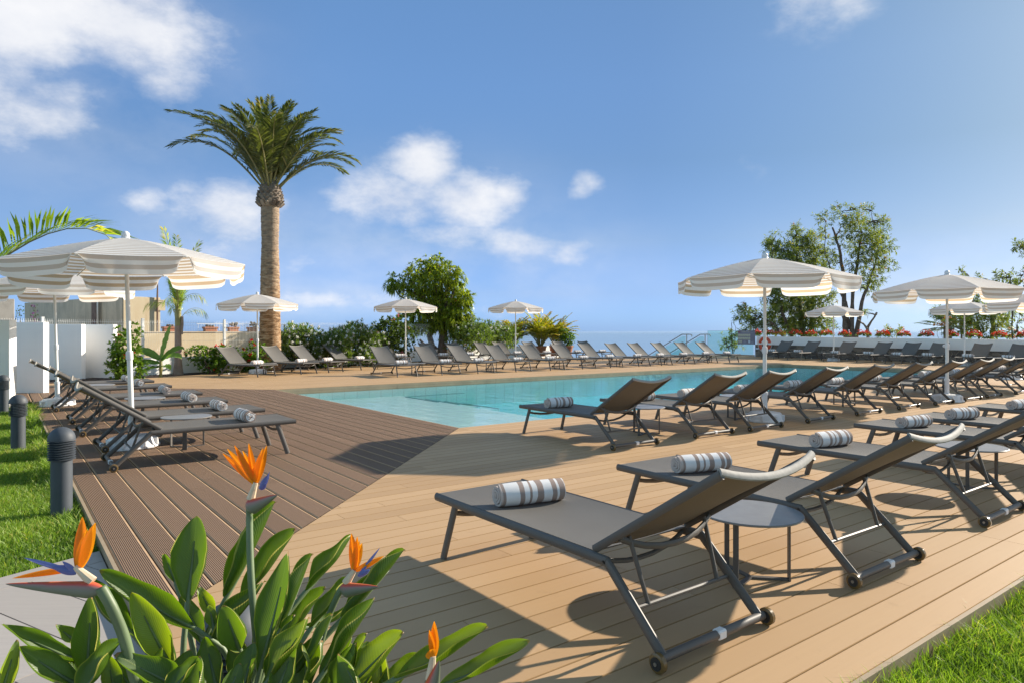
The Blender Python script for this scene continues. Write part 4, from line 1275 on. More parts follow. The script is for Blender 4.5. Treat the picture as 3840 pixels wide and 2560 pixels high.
OL = [((-6.95, 22.75), .95, .8, 'bright white flowering oleander right of the date palm', 'hi'), ((-6.3, 23.7), .9, .72, 'second white oleander from the date palm', 'lo'), ((-5.65, 24.9), .95, .80, 'white oleander between the date palm and the dark pink flowered bush', 'lo'),
      ((-2.0, 29.4), 1.15, 1.0, 'tall oleander right of the mango tree trunk', 'mid'), ((-.75, 30.8), 1.1, .9, 'oleander between the mango tree and the potted palms', 'mid'), ((-6.7, 23.3), .55, .42, 'low white oleander in front, behind the shaded lounger', 'hi')]
for i, (p, rx, rz, lab, q) in enumerate(OL):
    bush('oleander', (p[0], p[1], -.06), rx, rx * .9, rz, 950, .17, .030, M['oleander'], lab, (M['white_flower'], .20 if q != 'mid' else .06, 12, .065), 40 + i, .05, 7, group='oleander bushes', stemmy=True)
bush('dark_hibiscus', (-5.05, 26.3, -.06), 1.25, .8, 1.0, 1500, .12, .06, M['darkleaf'], 'dark leaved bush with pink flowers left of the mango tree', (M['pink_flower'], .018, 8, .11), 51)
bush('white_oleander', (-5.15, 24.3, -.06), .5, .4, .36, 200, .14, .024, M['oleander'], 'small white flowering oleander at the foot of the dark pink flowered bush', (M['white_flower'], .16, 11, .055), 52, .05, 7, stemmy=True)

# ---- mango tree
r = random.Random(8); c4 = lambda x, y, Y: P(1350 + x * .46769, 900 + y * .46769, Y)
mp = Vector((-3.05, 29.5, -.1)); mo = empty('mango_tree', mp, 0, 'dense round mango tree with drooping glossy leaves behind the far loungers', 'tree')
m = MB(); fork = Vector((.10, 0, 1.75))
m.tube([(.02, 0, 0), (.03, 0, .5), (.08, .0, 1.1), fork], [.24, .20, .19, .17], 12)
m.tube([(-.02, -.05, .35), (-.38, -.1, .7), (-.5, -.1, 1.15), (-.25, -.05, 1.75), (-.1, 0, 2.2)], [.15, .13, .12, .11, .09], 9)
m.tube([(-.10, .05, .1), (-.55, .1, .55), (-.95, .1, 1.0)], [.10, .08, .05], 8)
CL = [(290, 340, 72), (255, 360, 45), (470, 250, 95), (560, 215, 85), (620, 190, 70), (700, 270, 95), (770, 310, 70), (420, 330, 95), (600, 330, 120), (700, 400, 130), (520, 400, 120), (800, 470, 95),
      (430, 450, 95), (560, 500, 110), (690, 520, 110), (790, 560, 80), (850, 470, 60), (820, 640, 60), (560, 640, 62), (640, 580, 70), (740, 620, 70), (400, 700, 60), (330, 720, 50), (480, 690, 45), (700, 690, 55), (780, 700, 60), (850, 690, 50), (640, 660, 50), (480, 560, 75), (400, 560, 60), (350, 640, 60), (560, 700, 42), (860, 600, 45)]
cm = MB(); pxm = .46769 * 29.5 / 2560
for (x, y, q) in CL:
    dep = r.uniform(-1.0, 1.0) * (1 - abs(x - 560) / 420)
    c = c4(x, y, 29.5 + dep) - mp; rr = q * pxm * 1.02
    limb(m, fork + Vector((0, 0, r.uniform(-.3, .3))), c, .08, .02, r, 5, .06)
    for _ in range(int(64 * (rr / .5) ** 2) + 18):
        u = unit(r); p = c + u * rr * r.uniform(.5, 1.05)
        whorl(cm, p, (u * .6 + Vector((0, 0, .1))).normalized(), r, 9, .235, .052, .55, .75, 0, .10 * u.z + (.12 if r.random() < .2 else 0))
m.build('trunk', M['bark'], mo); cm.build('crown', M['mango'], mo, smooth=False)

# ---- potted areca palms
def potted(pos, nf_, L, lab, mat, pot_r, seed, lean=0.0):
    r = random.Random(seed); o = empty('potted_palm', pos, 0, lab, 'potted plant', 'potted palms at the terrace end')
    m = MB(); m.lathe([(pot_r * .75, 0), (pot_r, .45), (pot_r * 1.07, .45), (pot_r * 1.07, .52), (pot_r * .95, .52), (pot_r * .9, .47), (.0001, .47)], 20); m.build('pot', M['terracotta'], o)
    cm = MB()
    for k in range(nf_):
        az = k * 2.4 + r.uniform(-.3, .3); q = (k + .5) / nf_
        frond(cm, (math.cos(az) * .1, math.sin(az) * .1, .5), az, R(60 + 28 * q), R(-25 + 70 * q), L * r.uniform(.55, 1.05), .42, 34, .042, r, .35, (.9, .5), .25, .28, .014, 1.6, tipdry=.2)
    cm.build('crown', [mat, M['rachis']], o, smooth=False)
potted((.05, 34.2, 0), 40, 1.75, 'potted areca palm behind the fourth far parasol pole', M['areca'], .26, 61)
potted((1.45, 34.8, 0), 54, 2.0, 'biggest potted areca palm, yellow green, near the sea view', M['areca'], .3, 62)
potted((2.25, 35.6, 0), 40, 1.9, 'reddish dry potted palm at the right end of the potted palms', M['areca'], .3, 63)
pp = bush('potted_shrub', (2.75, 34.9, .4), .45, .4, .55, 260, .12, .06, M['hibiscus'], 'leafy dark green shrub in a terracotta pot at the terrace edge', None, 64, cat='potted plant')
m = MB(); m.lathe([(.28, -.40), (.36, .06), (.39, .06), (.39, .13), (.34, .13), (.0001, .1)], 20); m.build('pot', M['terracotta'], pp)

# ---- geraniums along the planter wall
GX = [(2839, 30), (2885, 38), (2922, 44), (2982, 46), (3040, 40), (3101, 48), (3167, 44), (3237, 54), (3309, 48), (3389, 42), (3472, 54), (3569, 42), (3650, 54), (3744, 52), (3836, 40)]
def wall_pt(px, off):       # point on the wall top under photo column px
    k = (px - 1920) / 2560; a = Wa + wn * off
    t = (k * a.y - a.x) / (wd.x - k * wd.y)
    return a + wd * t
for i, (px, w) in enumerate(GX):
    r = random.Random(200 + i); p = wall_pt(px, .2); p.z = zt(wall_pt(px, 0)) - .03
    yel = i == 2
    o = empty('geranium', p, 0, ('yellow green clump with few red flowers, third on the planter wall from the sign' if yel else '%s clump of red geraniums from the pool sign, on the planter wall' % (ORD[i] if i < 13 else ('fourteenth', 'last')[i - 13])), 'geranium', 'geranium clumps on the planter wall')
    sc = w * p.y / 2560 / 2
    fm, bm_ = MB(), MB()
    for _ in range(90):
        u = unit(r); q = Vector((u.x * sc, u.y * .16, .10 + abs(u.z) * .10)); whorl(fm, q, Vector((u.x, u.y, .6)).normalized(), r, 4, .07, .06, .1, .8, 0, .4 if yel else .15)
    for _ in range(20 if yel else 52):
        u = unit(r); q = Vector((u.x * sc * 1.02, u.y * .17 - .03, .15 + abs(u.z) * (.14 + .12 * r.random() ** 3))); blossom(bm_, q, r, 7, .055)
    fm.build('foliage', M['areca'] if yel else M['hibiscus'], o, smooth=False); bm_.build('blossoms', M['geranium'], o, smooth=False)

# ---- trees behind the wall
c7 = lambda x, y, Y: P(2500 + x * .56973, 700 + y * .56973, Y)
def feathery(name, Y, trunks, clumps, label, seed, mat, bark, dens=1.0, flowers=0.0, group=None, scale=1.0, twig=.30):
    r = random.Random(seed); b = c7(*trunks[0][0][:2], Y); b.z = -.16
    o = empty(name, b, 0, label, 'tree', group)
    m = MB(); pxm = .56973 * Y / 2560; ends = []
    for path in trunks:
        pts = [c7(x, y, Y + (r.uniform(-.5, .5) if i else 0)) - b for i, (x, y, w) in enumerate(path)]
        if path is trunks[0] or len(path[0]) == 3 and path[0][1] > 950: pts[0].z = 0
        # finer polyline with slight wander
        P2 = []; R2 = []
        for i in range(len(pts) - 1):
            for k in range(4):
                t = k / 4; q = pts[i].lerp(pts[i + 1], t)
                if k: q += unit(r) * .03
                P2.append(q); R2.append((path[i][2] + (path[i + 1][2] - path[i][2]) * t) * pxm / 2)
        P2.append(pts[-1]); R2.append(path[-1][2] * pxm / 2)
        m.tube(P2, R2, 8); ends += P2[len(P2) // 3:]
    cm = MB(); fl = MB()
    for (x, y, q) in clumps:
        c = c7(x, y, Y + r.uniform(-1.2, 1.2) * min(1, q / 60)) - b; rr = q * pxm
        e = min(ends, key=lambda p: (p - c).length + (3 if p.z > c.z + .2 else 0))
        limb(m, e, c, .045, .012, r, 5, .07, 5)
        for _ in range(max(5, int(dens * 62 * (rr / .6) ** 2))):
            u = unit(r); p = c + Vector((u.x, u.y, u.z * .85)) * rr * r.uniform(.2, 1.08)
            d = (u * .7 + unit(r) * .5 + Vector((0, 0, .25))).normalized()
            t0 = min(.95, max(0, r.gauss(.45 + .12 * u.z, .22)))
            L = twig * r.uniform(.7, 1.3)
            for k in range(11):
                a = p + d * L * k / 11
                s = unit(r); s = (s - d * s.dot(d)).normalized()
                leaf(cm, a, (d * .75 + s).normalized(), .19 * scale * r.uniform(.7, 1.2), .05 * scale, r, 0, min(1, max(0, t0 + r.uniform(-.12, .12))), .2)
            if flowers and r.random() < flowers: blossom(fl, p + d * L, r, 8, .09)
    m.build('trunk', bark, o); cm.build('crown', mat, o, smooth=False)
    if fl.v: fl.build('blossoms', M['orange_flower'], o, smooth=False)
    return o
feathery('silk_oak', 37.0, [[(1192, 985, 40), (1170, 850, 34), (1168, 600, 24), (1135, 400, 16), (1092, 272, 12)], [(1215, 985, 36), (1225, 700, 24), (1262, 450, 16), (1280, 300, 9), (1245, 150, 4)], [(1228, 985, 38), (1285, 760, 22), (1345, 590, 14), (1395, 440, 7), (1345, 160, 3)], [(1200, 940, 18), (1180, 760, 16), (1110, 640, 10), (1040, 440, 6), (1050, 230, 3)]],
         [(1040, 215, 38), (1010, 205, 20), (1150, 165, 42), (1200, 140, 18), (1180, 230, 50), (1250, 215, 48), (1330, 165, 36), (1290, 150, 25), (1400, 255, 50), (1450, 240, 18), (1280, 300, 70), (1200, 300, 45), (1430, 370, 56), (1470, 400, 30), (1340, 380, 70), (1250, 395, 60), (1400, 480, 58), (1455, 530, 36), (1330, 520, 66), (1240, 500, 50), (1350, 630, 50), (1280, 610, 46), (1395, 590, 40), (1040, 300, 24), (1060, 340, 26), (1060, 440, 40), (1110, 500, 40), (1090, 560, 30), (1230, 640, 40), (1330, 700, 30), (1120, 380, 28), (1300, 440, 55), (1370, 440, 40), (1420, 310, 40), (1160, 330, 20), (1310, 250, 40), (1370, 330, 45)],
         'tall airy tree with several bare dark trunks behind the planter wall', 71, M['grevillea'], M['bark'], 1.0, .03, twig=.3)
feathery('silk_oak', 39.5, [[(905, 985, 34), (885, 850, 28), (862, 600, 18), (852, 330, 6)], [(930, 985, 28), (960, 760, 18), (985, 480, 6)], [(870, 985, 24), (760, 820, 16), (700, 560, 8), (690, 380, 4)], [(850, 975, 14), (700, 900, 10), (560, 830, 6), (490, 810, 3)]],
         [(700, 385, 44), (665, 375, 28), (720, 320, 18), (690, 420, 40), (780, 420, 66), (850, 265, 24), (850, 310, 40), (870, 370, 66), (950, 375, 58), (975, 330, 30), (980, 450, 66), (900, 470, 76), (800, 490, 70), (1000, 540, 70), (740, 470, 50), (700, 640, 60), (690, 720, 66), (780, 740, 86), (900, 730, 90), (1000, 750, 78), (1060, 720, 44), (800, 620, 80), (920, 610, 80), (720, 825, 76), (820, 845, 96), (930, 845, 86), (1020, 870, 64), (520, 815, 40), (475, 835, 34), (560, 855, 44), (600, 915, 54), (660, 860, 40), (680, 925, 56), (780, 930, 70), (880, 935, 66), (975, 940, 54), (540, 925, 40), (1060, 930, 40), (520, 880, 30)],
         'broad dark green feathery tree behind the big right parasol', 72, M['grevillea'], M['bark'], 1.25, .012, twig=.34, scale=1.1)
feathery('young_silk_oak', 40.5, [[(432, 1075, 6), (425, 960, 5), (430, 890, 3)], [(420, 1070, 5), (385, 1000, 3)], [(440, 1000, 4), (455, 930, 3), (435, 895, 2)]],
         [(400, 1000, 34), (375, 1035, 26), (430, 965, 26), (445, 1000, 30), (420, 1050, 34), (460, 1040, 24)], 'small sprawling young tree seen through the glass balustrade', 73, M['grevillea'], M['bark'], 1.0, 0, twig=.26)
feathery('bare_stump', 36.5, [[(1325, 990, 22), (1322, 935, 20), (1345, 890, 13), (1372, 850, 11), (1385, 830, 12)], [(1322, 940, 15), (1290, 900, 10), (1255, 875, 7)]], [(1300, 820, 14)], 'leafless forked stump behind the geraniums, right of the tall tree', 74, M['grevillea'], M['bark_grey'], .5, 0)
feathery('twiggy_shrub', 36.0, [[(1470, 1000, 6), (1465, 960, 4), (1450, 905, 2)], [(1475, 990, 5), (1520, 950, 2)]], [(1440, 965, 22), (1500, 950, 26), (1470, 940, 20), (1535, 945, 16), (1405, 975, 14)], 'low sparse twiggy shrub with reddish tips behind the geraniums', 75, M['grevillea'], M['bark'], .7, .12)
feathery('dense_tree', 33.5, [[(2140, 990, 26), (2145, 850, 24), (2150, 700, 18), (2130, 620, 6)], [(2080, 985, 14), (2040, 860, 10), (1990, 640, 4), (1960, 560, 2)], [(1960, 990, 14), (1930, 870, 10), (1880, 800, 6)]],
         [(1850, 850, 56), (1790, 830, 36), (1940, 850, 76), (2050, 865, 80), (2150, 850, 76), (1880, 930, 50), (2000, 945, 60), (2110, 945, 60), (2220, 880, 50), (1960, 770, 60), (2080, 770, 66), (2180, 780, 50), (1990, 590, 18), (2080, 605, 24), (1940, 560, 12), (2110, 660, 30), (2250, 830, 40)], 'dense tree under the right parasols behind the planter wall', 76, M['grevillea'], M['bark_grey'], 1.2, .02, twig=.3)
feathery('thin_tree', 31.5, [[(2272, 990, 10), (2275, 860, 10), (2268, 700, 8), (2262, 600, 5), (2230, 570, 3)], [(2300, 990, 5), (2310, 880, 3), (2330, 820, 2)], [(2268, 700, 6), (2320, 640, 4), (2350, 560, 3)]],
         [(2225, 570, 26), (2260, 605, 30), (2300, 590, 30), (2345, 560, 26), (2200, 610, 20), (2180, 600, 14), (2330, 640, 24), (2270, 640, 24), (2300, 950, 26), (2340, 850, 26), (2240, 640, 20), (2250, 960, 26), (2300, 900, 20)], 'thin tree with orange blossoms at the right frame edge', 77, M['grevillea'], M['bark'], 1.0, .10, twig=.26)
feathery('edge_tree', 30.0, [[(2560, 1000, 20), (2530, 700, 14), (2470, 480, 8), (2340, 400, 3)]], [(2330, 392, 24), (2300, 385, 14), (2345, 420, 20), (2400, 430, 40), (2480, 470, 60), (2350, 372, 12)], 'branch tip of a tree reaching in at the upper right edge', 78, M['grevillea'], M['bark'], 1.0, 0, twig=.24)
# fan palm
r = random.Random(15); fp = c7(1850, 1000, 32.5); fp.z = -.16
fo = empty('fan_palm', fp, 0, 'fan palm with spiky leaves behind the planter wall, left of the dense tree', 'palm tree')
m = MB(); m.lathe([(.22, 0), (.18, 1.0), (.17, 1.6)], 12); m.build('trunk', M['bark_grey'], fo)
for k in range(20):
    az = k * 2.4; el = R(-20 + 85 * ((k * 7) % 20) / 20); d = Vector((math.cos(az) * math.cos(el), math.sin(az) * math.cos(el), math.sin(el)))
    a = Vector((0, 0, 1.6)); b = a + d * r.uniform(.6, .95); m = MB(); m.tube([a, a.lerp(b, .5) + Vector((0, 0, .03)), b], .012, 5, 1)
    s = d.cross(Vector((0, 0, 1))).normalized(); up = s.cross(d)
    tt = r.uniform(.2, .9)
    for j in range(26):
        an = R(-115 + 230 * j / 25); dd = (d * math.cos(an) + s * math.sin(an) + up * .12).normalized(); l = .62 * (1 - .3 * abs(an) / 2)
        leaf(m, b, dd, l, .05, r, 0, min(1, max(0, tt + r.uniform(-.15, .15))), .22)
    m.build('frond', [M['fanpalm'], M['rachis']], fo, smooth=False)
for i, (x, y) in enumerate(((1812, 900), (2265, 955))):
    q = c7(x, y, 32.2); r = random.Random(90 + i); ob = empty('orange_flower_spray', Vector((q.x, q.y, -.16)), 0, ('orange flower sprays in front of the fan palm', 'orange flower stems above the geraniums at the far right')[i], 'flowering shrub'); bm_ = MB(); sm = MB()
    for (dx, dy) in (((20, -8), (-30, 10), (45, -35), (0, 5), (70, -25)) if i == 0 else ((5, -12), (0, 20), (25, 32), (-10, 34), (12, 30))):
        z = c7(x + dx, y + dy, 32.2)
        v = z - ob.location; limb(sm, (0, 0, 0), v, .012, .005, r, 4, .04, 5)
        for _ in range(14): blossom(bm_, v + Vector((r.uniform(-.17, .17), r.uniform(-.1, .1), r.uniform(-.05, .05))), r, 6, .06)
    sm.build('stems', M['bark'], ob); bm_.build('blossoms', M['orange_flower'], ob, smooth=False)

# ================================================================== LEFT BACKGROUND
# staggered white screens
SCR = [((-8.26, 11.2), 1.2, 'nearest white screen wall, cut by the left frame edge'), ((-9.46, 13.76), 1.7, 'widest white screen wall behind the bollard lamps'),
       ((-11.05, 17.5), 1.9, 'third white screen wall behind the second left parasol pole'), ((-10.60, 18.15), 1.3, 'farthest white screen wall beside the hibiscus bush')]
for (p, L, lab) in SCR:
    c = Vector(p) - Vector((L / 2, -.0)); m = MB(); m.box((0, .09, .70), (L, .18, 1.5))
    tag(m.build('screen_wall', M['render_white'], None, (c.x, c.y, -.03), R(1.5), bevel=.012, seg=2), lab, 'screen wall', 'staggered white screen walls')
# low wall and wire fence
fe = empty('wire_fence', FA, math.atan2(FD.y, FD.x), 'white welded wire fence with posts behind the planting bed', 'fence')
m = MB(); m.box((9.0, -.02, .18), (26, .16, .62)); tag(m.build('low_wall', M['render_white'], None, FA, math.atan2(FD.y, FD.x), bevel=.01), 'low white wall under the wire fence behind the planting bed', 'wall')
for k in range(-2, 9):
    x = 2.5 * k; m = MB(); m.box((x, .0, 1.04), (.06, .06, 1.08)); m.box((x, 0, 1.595), (.066, .066, .03))
    for z in (.6, 1.0, 1.38): m.box((x, -.035, z), (.075, .03, .035))
    m.build('post', M['white_paint'], fe)
    m = MB()
    for j in range(48):
        xx = x + .06 + j * .0505
        m.tube([(xx, .0, .52), (xx, 0, .62), (xx, -.03, .66), (xx, 0, .70), (xx, 0, 1.05), (xx, 0, 1.42), (xx, -.03, 1.46), (xx, 0, 1.50), (xx, 0, 1.56)], .0026, 3, caps=False)
    for z in (.56, .62, .70, .95, 1.2, 1.42, 1.50): m.tube([(x + .04, .004, z), (x + 2.46, .004, z)], .003, 3, caps=False)
    m.build('mesh_panel', M['white_paint'], fe)
# cream wall behind, railing and flower pots on it
cw = Vector((-12.9, 21.5, 0)); ca = math.atan2(FD.y, FD.x)
m = MB(); m.box((2.0, .15, .5), (10.5, .3, 1.42)); wl0 = tag(m.build('cream_wall', M['cream'], None, cw, ca, bevel=.01), 'weathered cream plaster wall behind the wire fence', 'wall')
m = MB(); m.box((2.0, .15, 1.222), (10.5, .36, .03)); m.build('coping', M['cream2'], wl0)
rl = empty('white_railing', cw + FD * 5.2 + Vector((0, 0, 1.22)), ca, 'white railing on the cream wall left of the date palm', 'railing'); m = MB()
for k in range(42): m.tube([(-2.0 + .1 * k, .15, 0.015), (-2.0 + .1 * k, .15, .30)], .006, 4)
m.build('balusters', M['white_paint'], rl); m = MB()
for z in (.02, .29): m.box((.05, .15, z), (4.2, .02, .02))
m.build('rails', M['white_paint'], rl)
for i, (px, kind) in enumerate(((645, 0), (797, 0), (882, 1), (955, 1))):
    k = (px - 1920) / 2560; o_ = cw + Vector((-.8, .6, 0)) * -.05; t = (k * o_.y - o_.x) / (FD.x - k * FD.y); q = o_ + FD * t - FN * .15
    ob = empty('flower_trough', (q.x, q.y, 1.236), ca, ['terracotta trough seen beside the slim palm', 'terracotta trough left of the fence post on the cream wall', 'terracotta pot with a cactus right of the fence post', 'terracotta trough next to the date palm trunk'][i], 'flower pot', 'terracotta pots on the cream wall')
    m = MB(); w = .52 if kind == 0 else .42; m.prism([(-w / 2 + .03, -.08), (w / 2 - .03, -.08), (w / 2 - .03, .08), (-w / 2 + .03, .08)], 0, .1); m.box((0, 0, .135), (w, .2, .07)); m.build('pot', M['terracotta'], ob, bevel=.006)
    r = random.Random(i); m = MB()
    for _ in range(16 if kind else 8): m.sphere((r.uniform(-.15, .15), r.uniform(-.05, .05), .18 + r.uniform(0, .16 if kind else .03)), .045, 7, 5, 0, r.random())
    m.build('succulent', M['boot'], ob)
# cream building
def wb(name, C, a, w, d, h, mat, lab, cat):
    m = MB(); m.box((w / 2, d / 2, h / 2), (w, d, h)); return tag(m.build(name, mat, None, C, a, bevel=.01), lab, cat)
bc = Vector((-14.85, 26.0, 0))
m = MB(); m.box((.72, 5.0, 1.29), (1.44, 10, 2.58)); bld = tag(m.build('cream_building', M['cream2'], None, (bc.x, bc.y, 0), ca, bevel=.01), 'cream flat roofed building behind the white screens', 'building')
m = MB(); m.box((1.43, .0, 2.28), (.34, .14, .42)); m.build('parapet_block', M['cream'], bld)
m = MB(); m.box((.735, -.008, 1.29), (1.38, .02, 2.56)); m.build('front_wall', M['cream'], bld)
m = MB(); m.box((-.06, 2.2, 1.29), (.12, .42, 2.58)); m.build('pillar', M['rusty'], bld)
m = MB(); m.tube([(-.1, 1.85, 0), (-.1, 1.85, 2.5)], .05, 10); m.build('downpipe', M['steel'], bld)
m = MB(); m.tube([(1.28, -.09, .3), (1.28, -.09, 2.6), (1.29, -.09, 3.25)], [.035, .035, .02], 8); m.build('mast', M['rusty'], bld)
M['roughplaster'] = mat_wall('rough_grey_plaster', (.34, .32, .29), (.15, .14, .13), .7, 3)
m = MB(); m.box((0, 2.5, 1.12), (7, 5, 2.3)); owall = tag(m.build('old_rough_wall', M['roughplaster'], None, (-18.6, 23.9, 0), R(142), bevel=.02), 'old building with rough grey plaster at the far left', 'building')
r = random.Random(77); vb = P(78, 1245, 22.6); vb.z = 0
vi = empty('bougainvillea', vb, 0, 'thin purple flowering vine stems above the white screens at left', 'climbing plant'); m = MB(); f = MB(); lm = MB()
for k in range(4):
    x = -.35 + .28 * k; e = Vector((x + r.uniform(-.1, .35), 0, 1.95 + r.uniform(-.3, .35))); pts = limb(m, (x, 0, .0), e, .012, .005, r, 9, .03, 5)
    for q in pts[5:]:
        for _ in range(9): leaf(lm, q + unit(r) * .1, unit(r), .08, .05, r)
        if k > 1:
            for _ in range(5): blossom(f, q + unit(r) * .12 - Vector((0, 0, .1)), r, 4, .05)
m.build('stems', M['bark'], vi); lm.build('foliage', M['darkleaf'], vi, smooth=False); f.build('blossoms', M['purple_flower'], vi, smooth=False)

# ================================================================== BIRD OF PARADISE
def mat_strel():
    t = NT('strelitzia_leaf'); uv = t.new('ShaderNodeUVMap').outputs['UV']; sp = t.new('ShaderNodeSeparateXYZ'); t.link(uv, sp.inputs[0])
    a, c = sp.outputs['X'], sp.outputs['Y']
    ac = t.math('ABSOLUTE', t.math('SUBTRACT', t.math('MULTIPLY', c, 2.0), 1.0))
    geo = t.new('ShaderNodeNewGeometry'); back = geo.outputs['Backfacing']
    tint = t.attr(); co = t.coords()
    up = t.ramp(tint, [(0, (.026, .064, .008)), (.6, (.062, .122, .010)), (1, (.15, .21, .017))])
    n = t.noise(co, 14, 4); up = t.mix(t.math('MULTIPLY', n, .35), up, (.06, .085, .008))
    dn = t.ramp(tint, [(0, (.075, .13, .04)), (1, (.14, .20, .07))])
    col = t.mix(back, up, dn)
    rib = t.math('LESS_THAN', ac, .045); col = t.mix(t.math('MULTIPLY', rib, .75), col, (.20, .25, .07))
    mar = t.math('GREATER_THAN', ac, .95); col = t.mix(t.math('MULTIPLY', mar, .9), col, (.46, .42, .09))  # yellow leaf margin, its colour lightened as a rim catching the sun
    tp = t.math('GREATER_THAN', t.math('ADD', a, t.math('MULTIPLY', n, .03)), .985); col = t.mix(tp, col, (.30, .17, .06))
    w = t.new('ShaderNodeTexWave', wave_type='BANDS', bands_direction='X'); w.inputs['Scale'].default_value = 1.0; w.inputs['Distortion'].default_value = 0
    ph = t.math('SUBTRACT', t.math('MULTIPLY', a, 11.0), t.math('MULTIPLY', ac, 2.6))
    cb = t.new('ShaderNodeCombineXYZ'); t.link(ph, cb.inputs[0]); t.link(cb.outputs[0], w.inputs['Vector'])
    t.base(col); t.rough(.38); t.b.inputs['Specular IOR Level'].default_value = .45
    nb = t.bump(w.outputs['Fac'], .13, .008)
    tr = t.new('ShaderNodeBsdfTranslucent'); t.link(t.mix(1.0, up, (3.2, 3.0, .35), 'MULTIPLY'), tr.inputs['Color']); t.link(nb, tr.inputs['Normal'])
    mx = t.new('ShaderNodeMixShader'); mx.inputs[0].default_value = .40
    t.link(t.b.outputs[0], mx.inputs[1]); t.link(tr.outputs[0], mx.inputs[2]); t.link(mx.outputs[0], t.out.inputs['Surface'])
    return t.mat
M['strel'] = mat_strel()
M['stalk'] = plain('flower_stalk', (.13, .18, .085), .5, 0, .2, 12)
M['petal_orange'] = leafy('orange_petals', (.85, .30, .004), (.95, .46, .008), .45, .5, (1.0, .95, .4))
M['petal_blue'] = leafy('blue_tongue', (.10, .12, .36), (.18, .22, .50), .2, .5, (1, 1, 1))
M['neck'] = plain('pale_neck', (.62, .50, .34), .5, 0, .2, 30)
def mat_bract():
    t = NT('bract'); uv = t.new('ShaderNodeUVMap').outputs['UV']; sp = t.new('ShaderNodeSeparateXYZ'); t.link(uv, sp.inputs[0]); co = t.coords()
    n = t.noise(co, 25, 3)
    c = t.ramp(t.math('ADD', sp.outputs['Y'], t.math('MULTIPLY', t.math('SUBTRACT', n, .5), .25)), [(.0, (.12, .15, .085)), (.45, (.19, .20, .16)), (.72, (.30, .17, .15)), (.86, (.52, .07, .05)), (1, (.60, .12, .03))])
    t.base(c); t.rough(.5); return t.mat
M['bract'] = mat_bract()
bop = Vector((-.62, 1.28, -.1))
bo = empty('bird_of_paradise', bop, 0, 'bird of paradise plant with orange flowers and big leaves in the foreground', 'plant')
PD = lambda x, y, Y: P(x * 1.63265, y * 1.63265, Y) - bop
rb = random.Random(12)
def sleaf(bx, by, tx, ty, wpx, Yb, Yt, n=(-.15, -.85, .5), fold=.35, bend=.04, tint=.4, flipw=0.0, wavy=.006, stem=True, sk=.0):
    b, t_ = PD(bx, by, Yb), PD(tx, ty, Yt); L = (t_ - b).length
    W = wpx * 1.63265 / 2560 * (Yb + Yt) / 2 * 1.13
    nv = Vector(n).normalized(); mid = (b + t_) / 2 + nv * -bend * L * 2
    def sp(a): return b * (1 - a) ** 2 + mid * 2 * a * (1 - a) + t_ * a * a
    ph = rb.uniform(0, 6)
    def f(a, c):
        p = sp(a); tg = (sp(min(1, a + .02)) - sp(max(0, a - .02))).normalized(); s = tg.cross(nv).normalized(); nn = s.cross(tg).normalized()
        cc = 2 * c - 1
        hw = W / 2 * min(1, (a / .40 + .015)) ** .7 * (min(1, (1 - a) / .42) ** .58 if a < 1 else .0)
        hw = max(hw, .0012)
        fd = fold * 1.45 * (1 - .35 * a); ang = fd * (abs(cc) ** .8) + .28 * abs(cc) ** 6
        return tuple(p + s * cc * hw * math.cos(ang) + nn * abs(cc) * hw * math.sin(ang) * 1.0 + nn * wavy * math.sin(a * 9 + ph + cc) * abs(cc) ** 2)
    m = MB(); m.grid(f, 26, 12, 0, tint, True)
    if stem:
        root = Vector((max(-.30, min(.30, b.x * .35)) + rb.uniform(-.06, .06), max(-.16, min(.22, b.y * .5)) + rb.uniform(-.05, .05), -.02))
        tg0 = (sp(.05) - sp(0)).normalized(); c1_ = b - tg0 * min(.25, (b - root).length * .5)
        pts = []
        for k in range(9):
            q = k / 8; pts.append(root * (1 - q) ** 2 + c1_ * 2 * q * (1 - q) + b * q * q)
        m.tube(pts + [sp(.06), sp(.3), sp(.7)], [.0085 - .0004 * k for k in range(9)] + [.0045, .0028, .001], 7, 1)
    m.build('leaf', [M['strel'], M['stalk']], bo, angle=180)
# (base x,y, tip x,y, width) in photo units, depths in metres
sleaf(431, 1382, 452, 1183, 88, 1.36, 1.42, (.10, -.9, .35), .35, .02, .35)
sleaf(519, 1372, 631, 1150, 84, 1.42, 1.50, (-.75, -.55, .35), .85, .03, .55)
sleaf(556, 1372, 676, 1211, 72, 1.48, 1.56, (-.45, -.75, .5), .5, .03, .35)
sleaf(596, 1545, 662, 1266, 76, 1.22, 1.27, (-.25, -.9, .3), .38, .02, .35)
sleaf(642, 1450, 716, 1270, 62, 1.30, 1.37, (-.75, -.5, .4), .9, .02, .5)
sleaf(700, 1360, 808, 1228, 60, 1.40, 1.48, (-.55, -.6, .6), .6, .04, .6)
sleaf(786, 1420, 929, 1260, 66, 1.36, 1.44, (-.8, -.25, .5), .9, .04, .6)
sleaf(738, 1550, 860, 1370, 70, 1.20, 1.26, (-.62, -.6, .5), .75, .03, .45)
sleaf(785, 1572, 840, 1452, 46, 1.17, 1.20, (-.4, -.75, .5), .5, .03, .8)
sleaf(790, 1585, 924, 1448, 82, 1.16, 1.20, (-.42, -.65, .65), .45, .04, .85)
sleaf(905, 1560, 1119, 1435, 68, 1.18, 1.24, (-.45, -.45, .78), .55, .05, .75)
sleaf(1008, 1578, 1216, 1468, 62, 1.15, 1.21, (-.4, -.45, .8), .55, .05, .7)
sleaf(452, 1445, 229, 1308, 80, 1.30, 1.24, (.35, -.6, .72), .55, .07, .35)
sleaf(395, 1535, 302, 1358, 84, 1.20, 1.18, (.35, -.8, .5), .5, .03, .85)
sleaf(198, 1575, 209, 1366, 78, 1.14, 1.15, (.25, -.85, .45), .6, .02, .35)
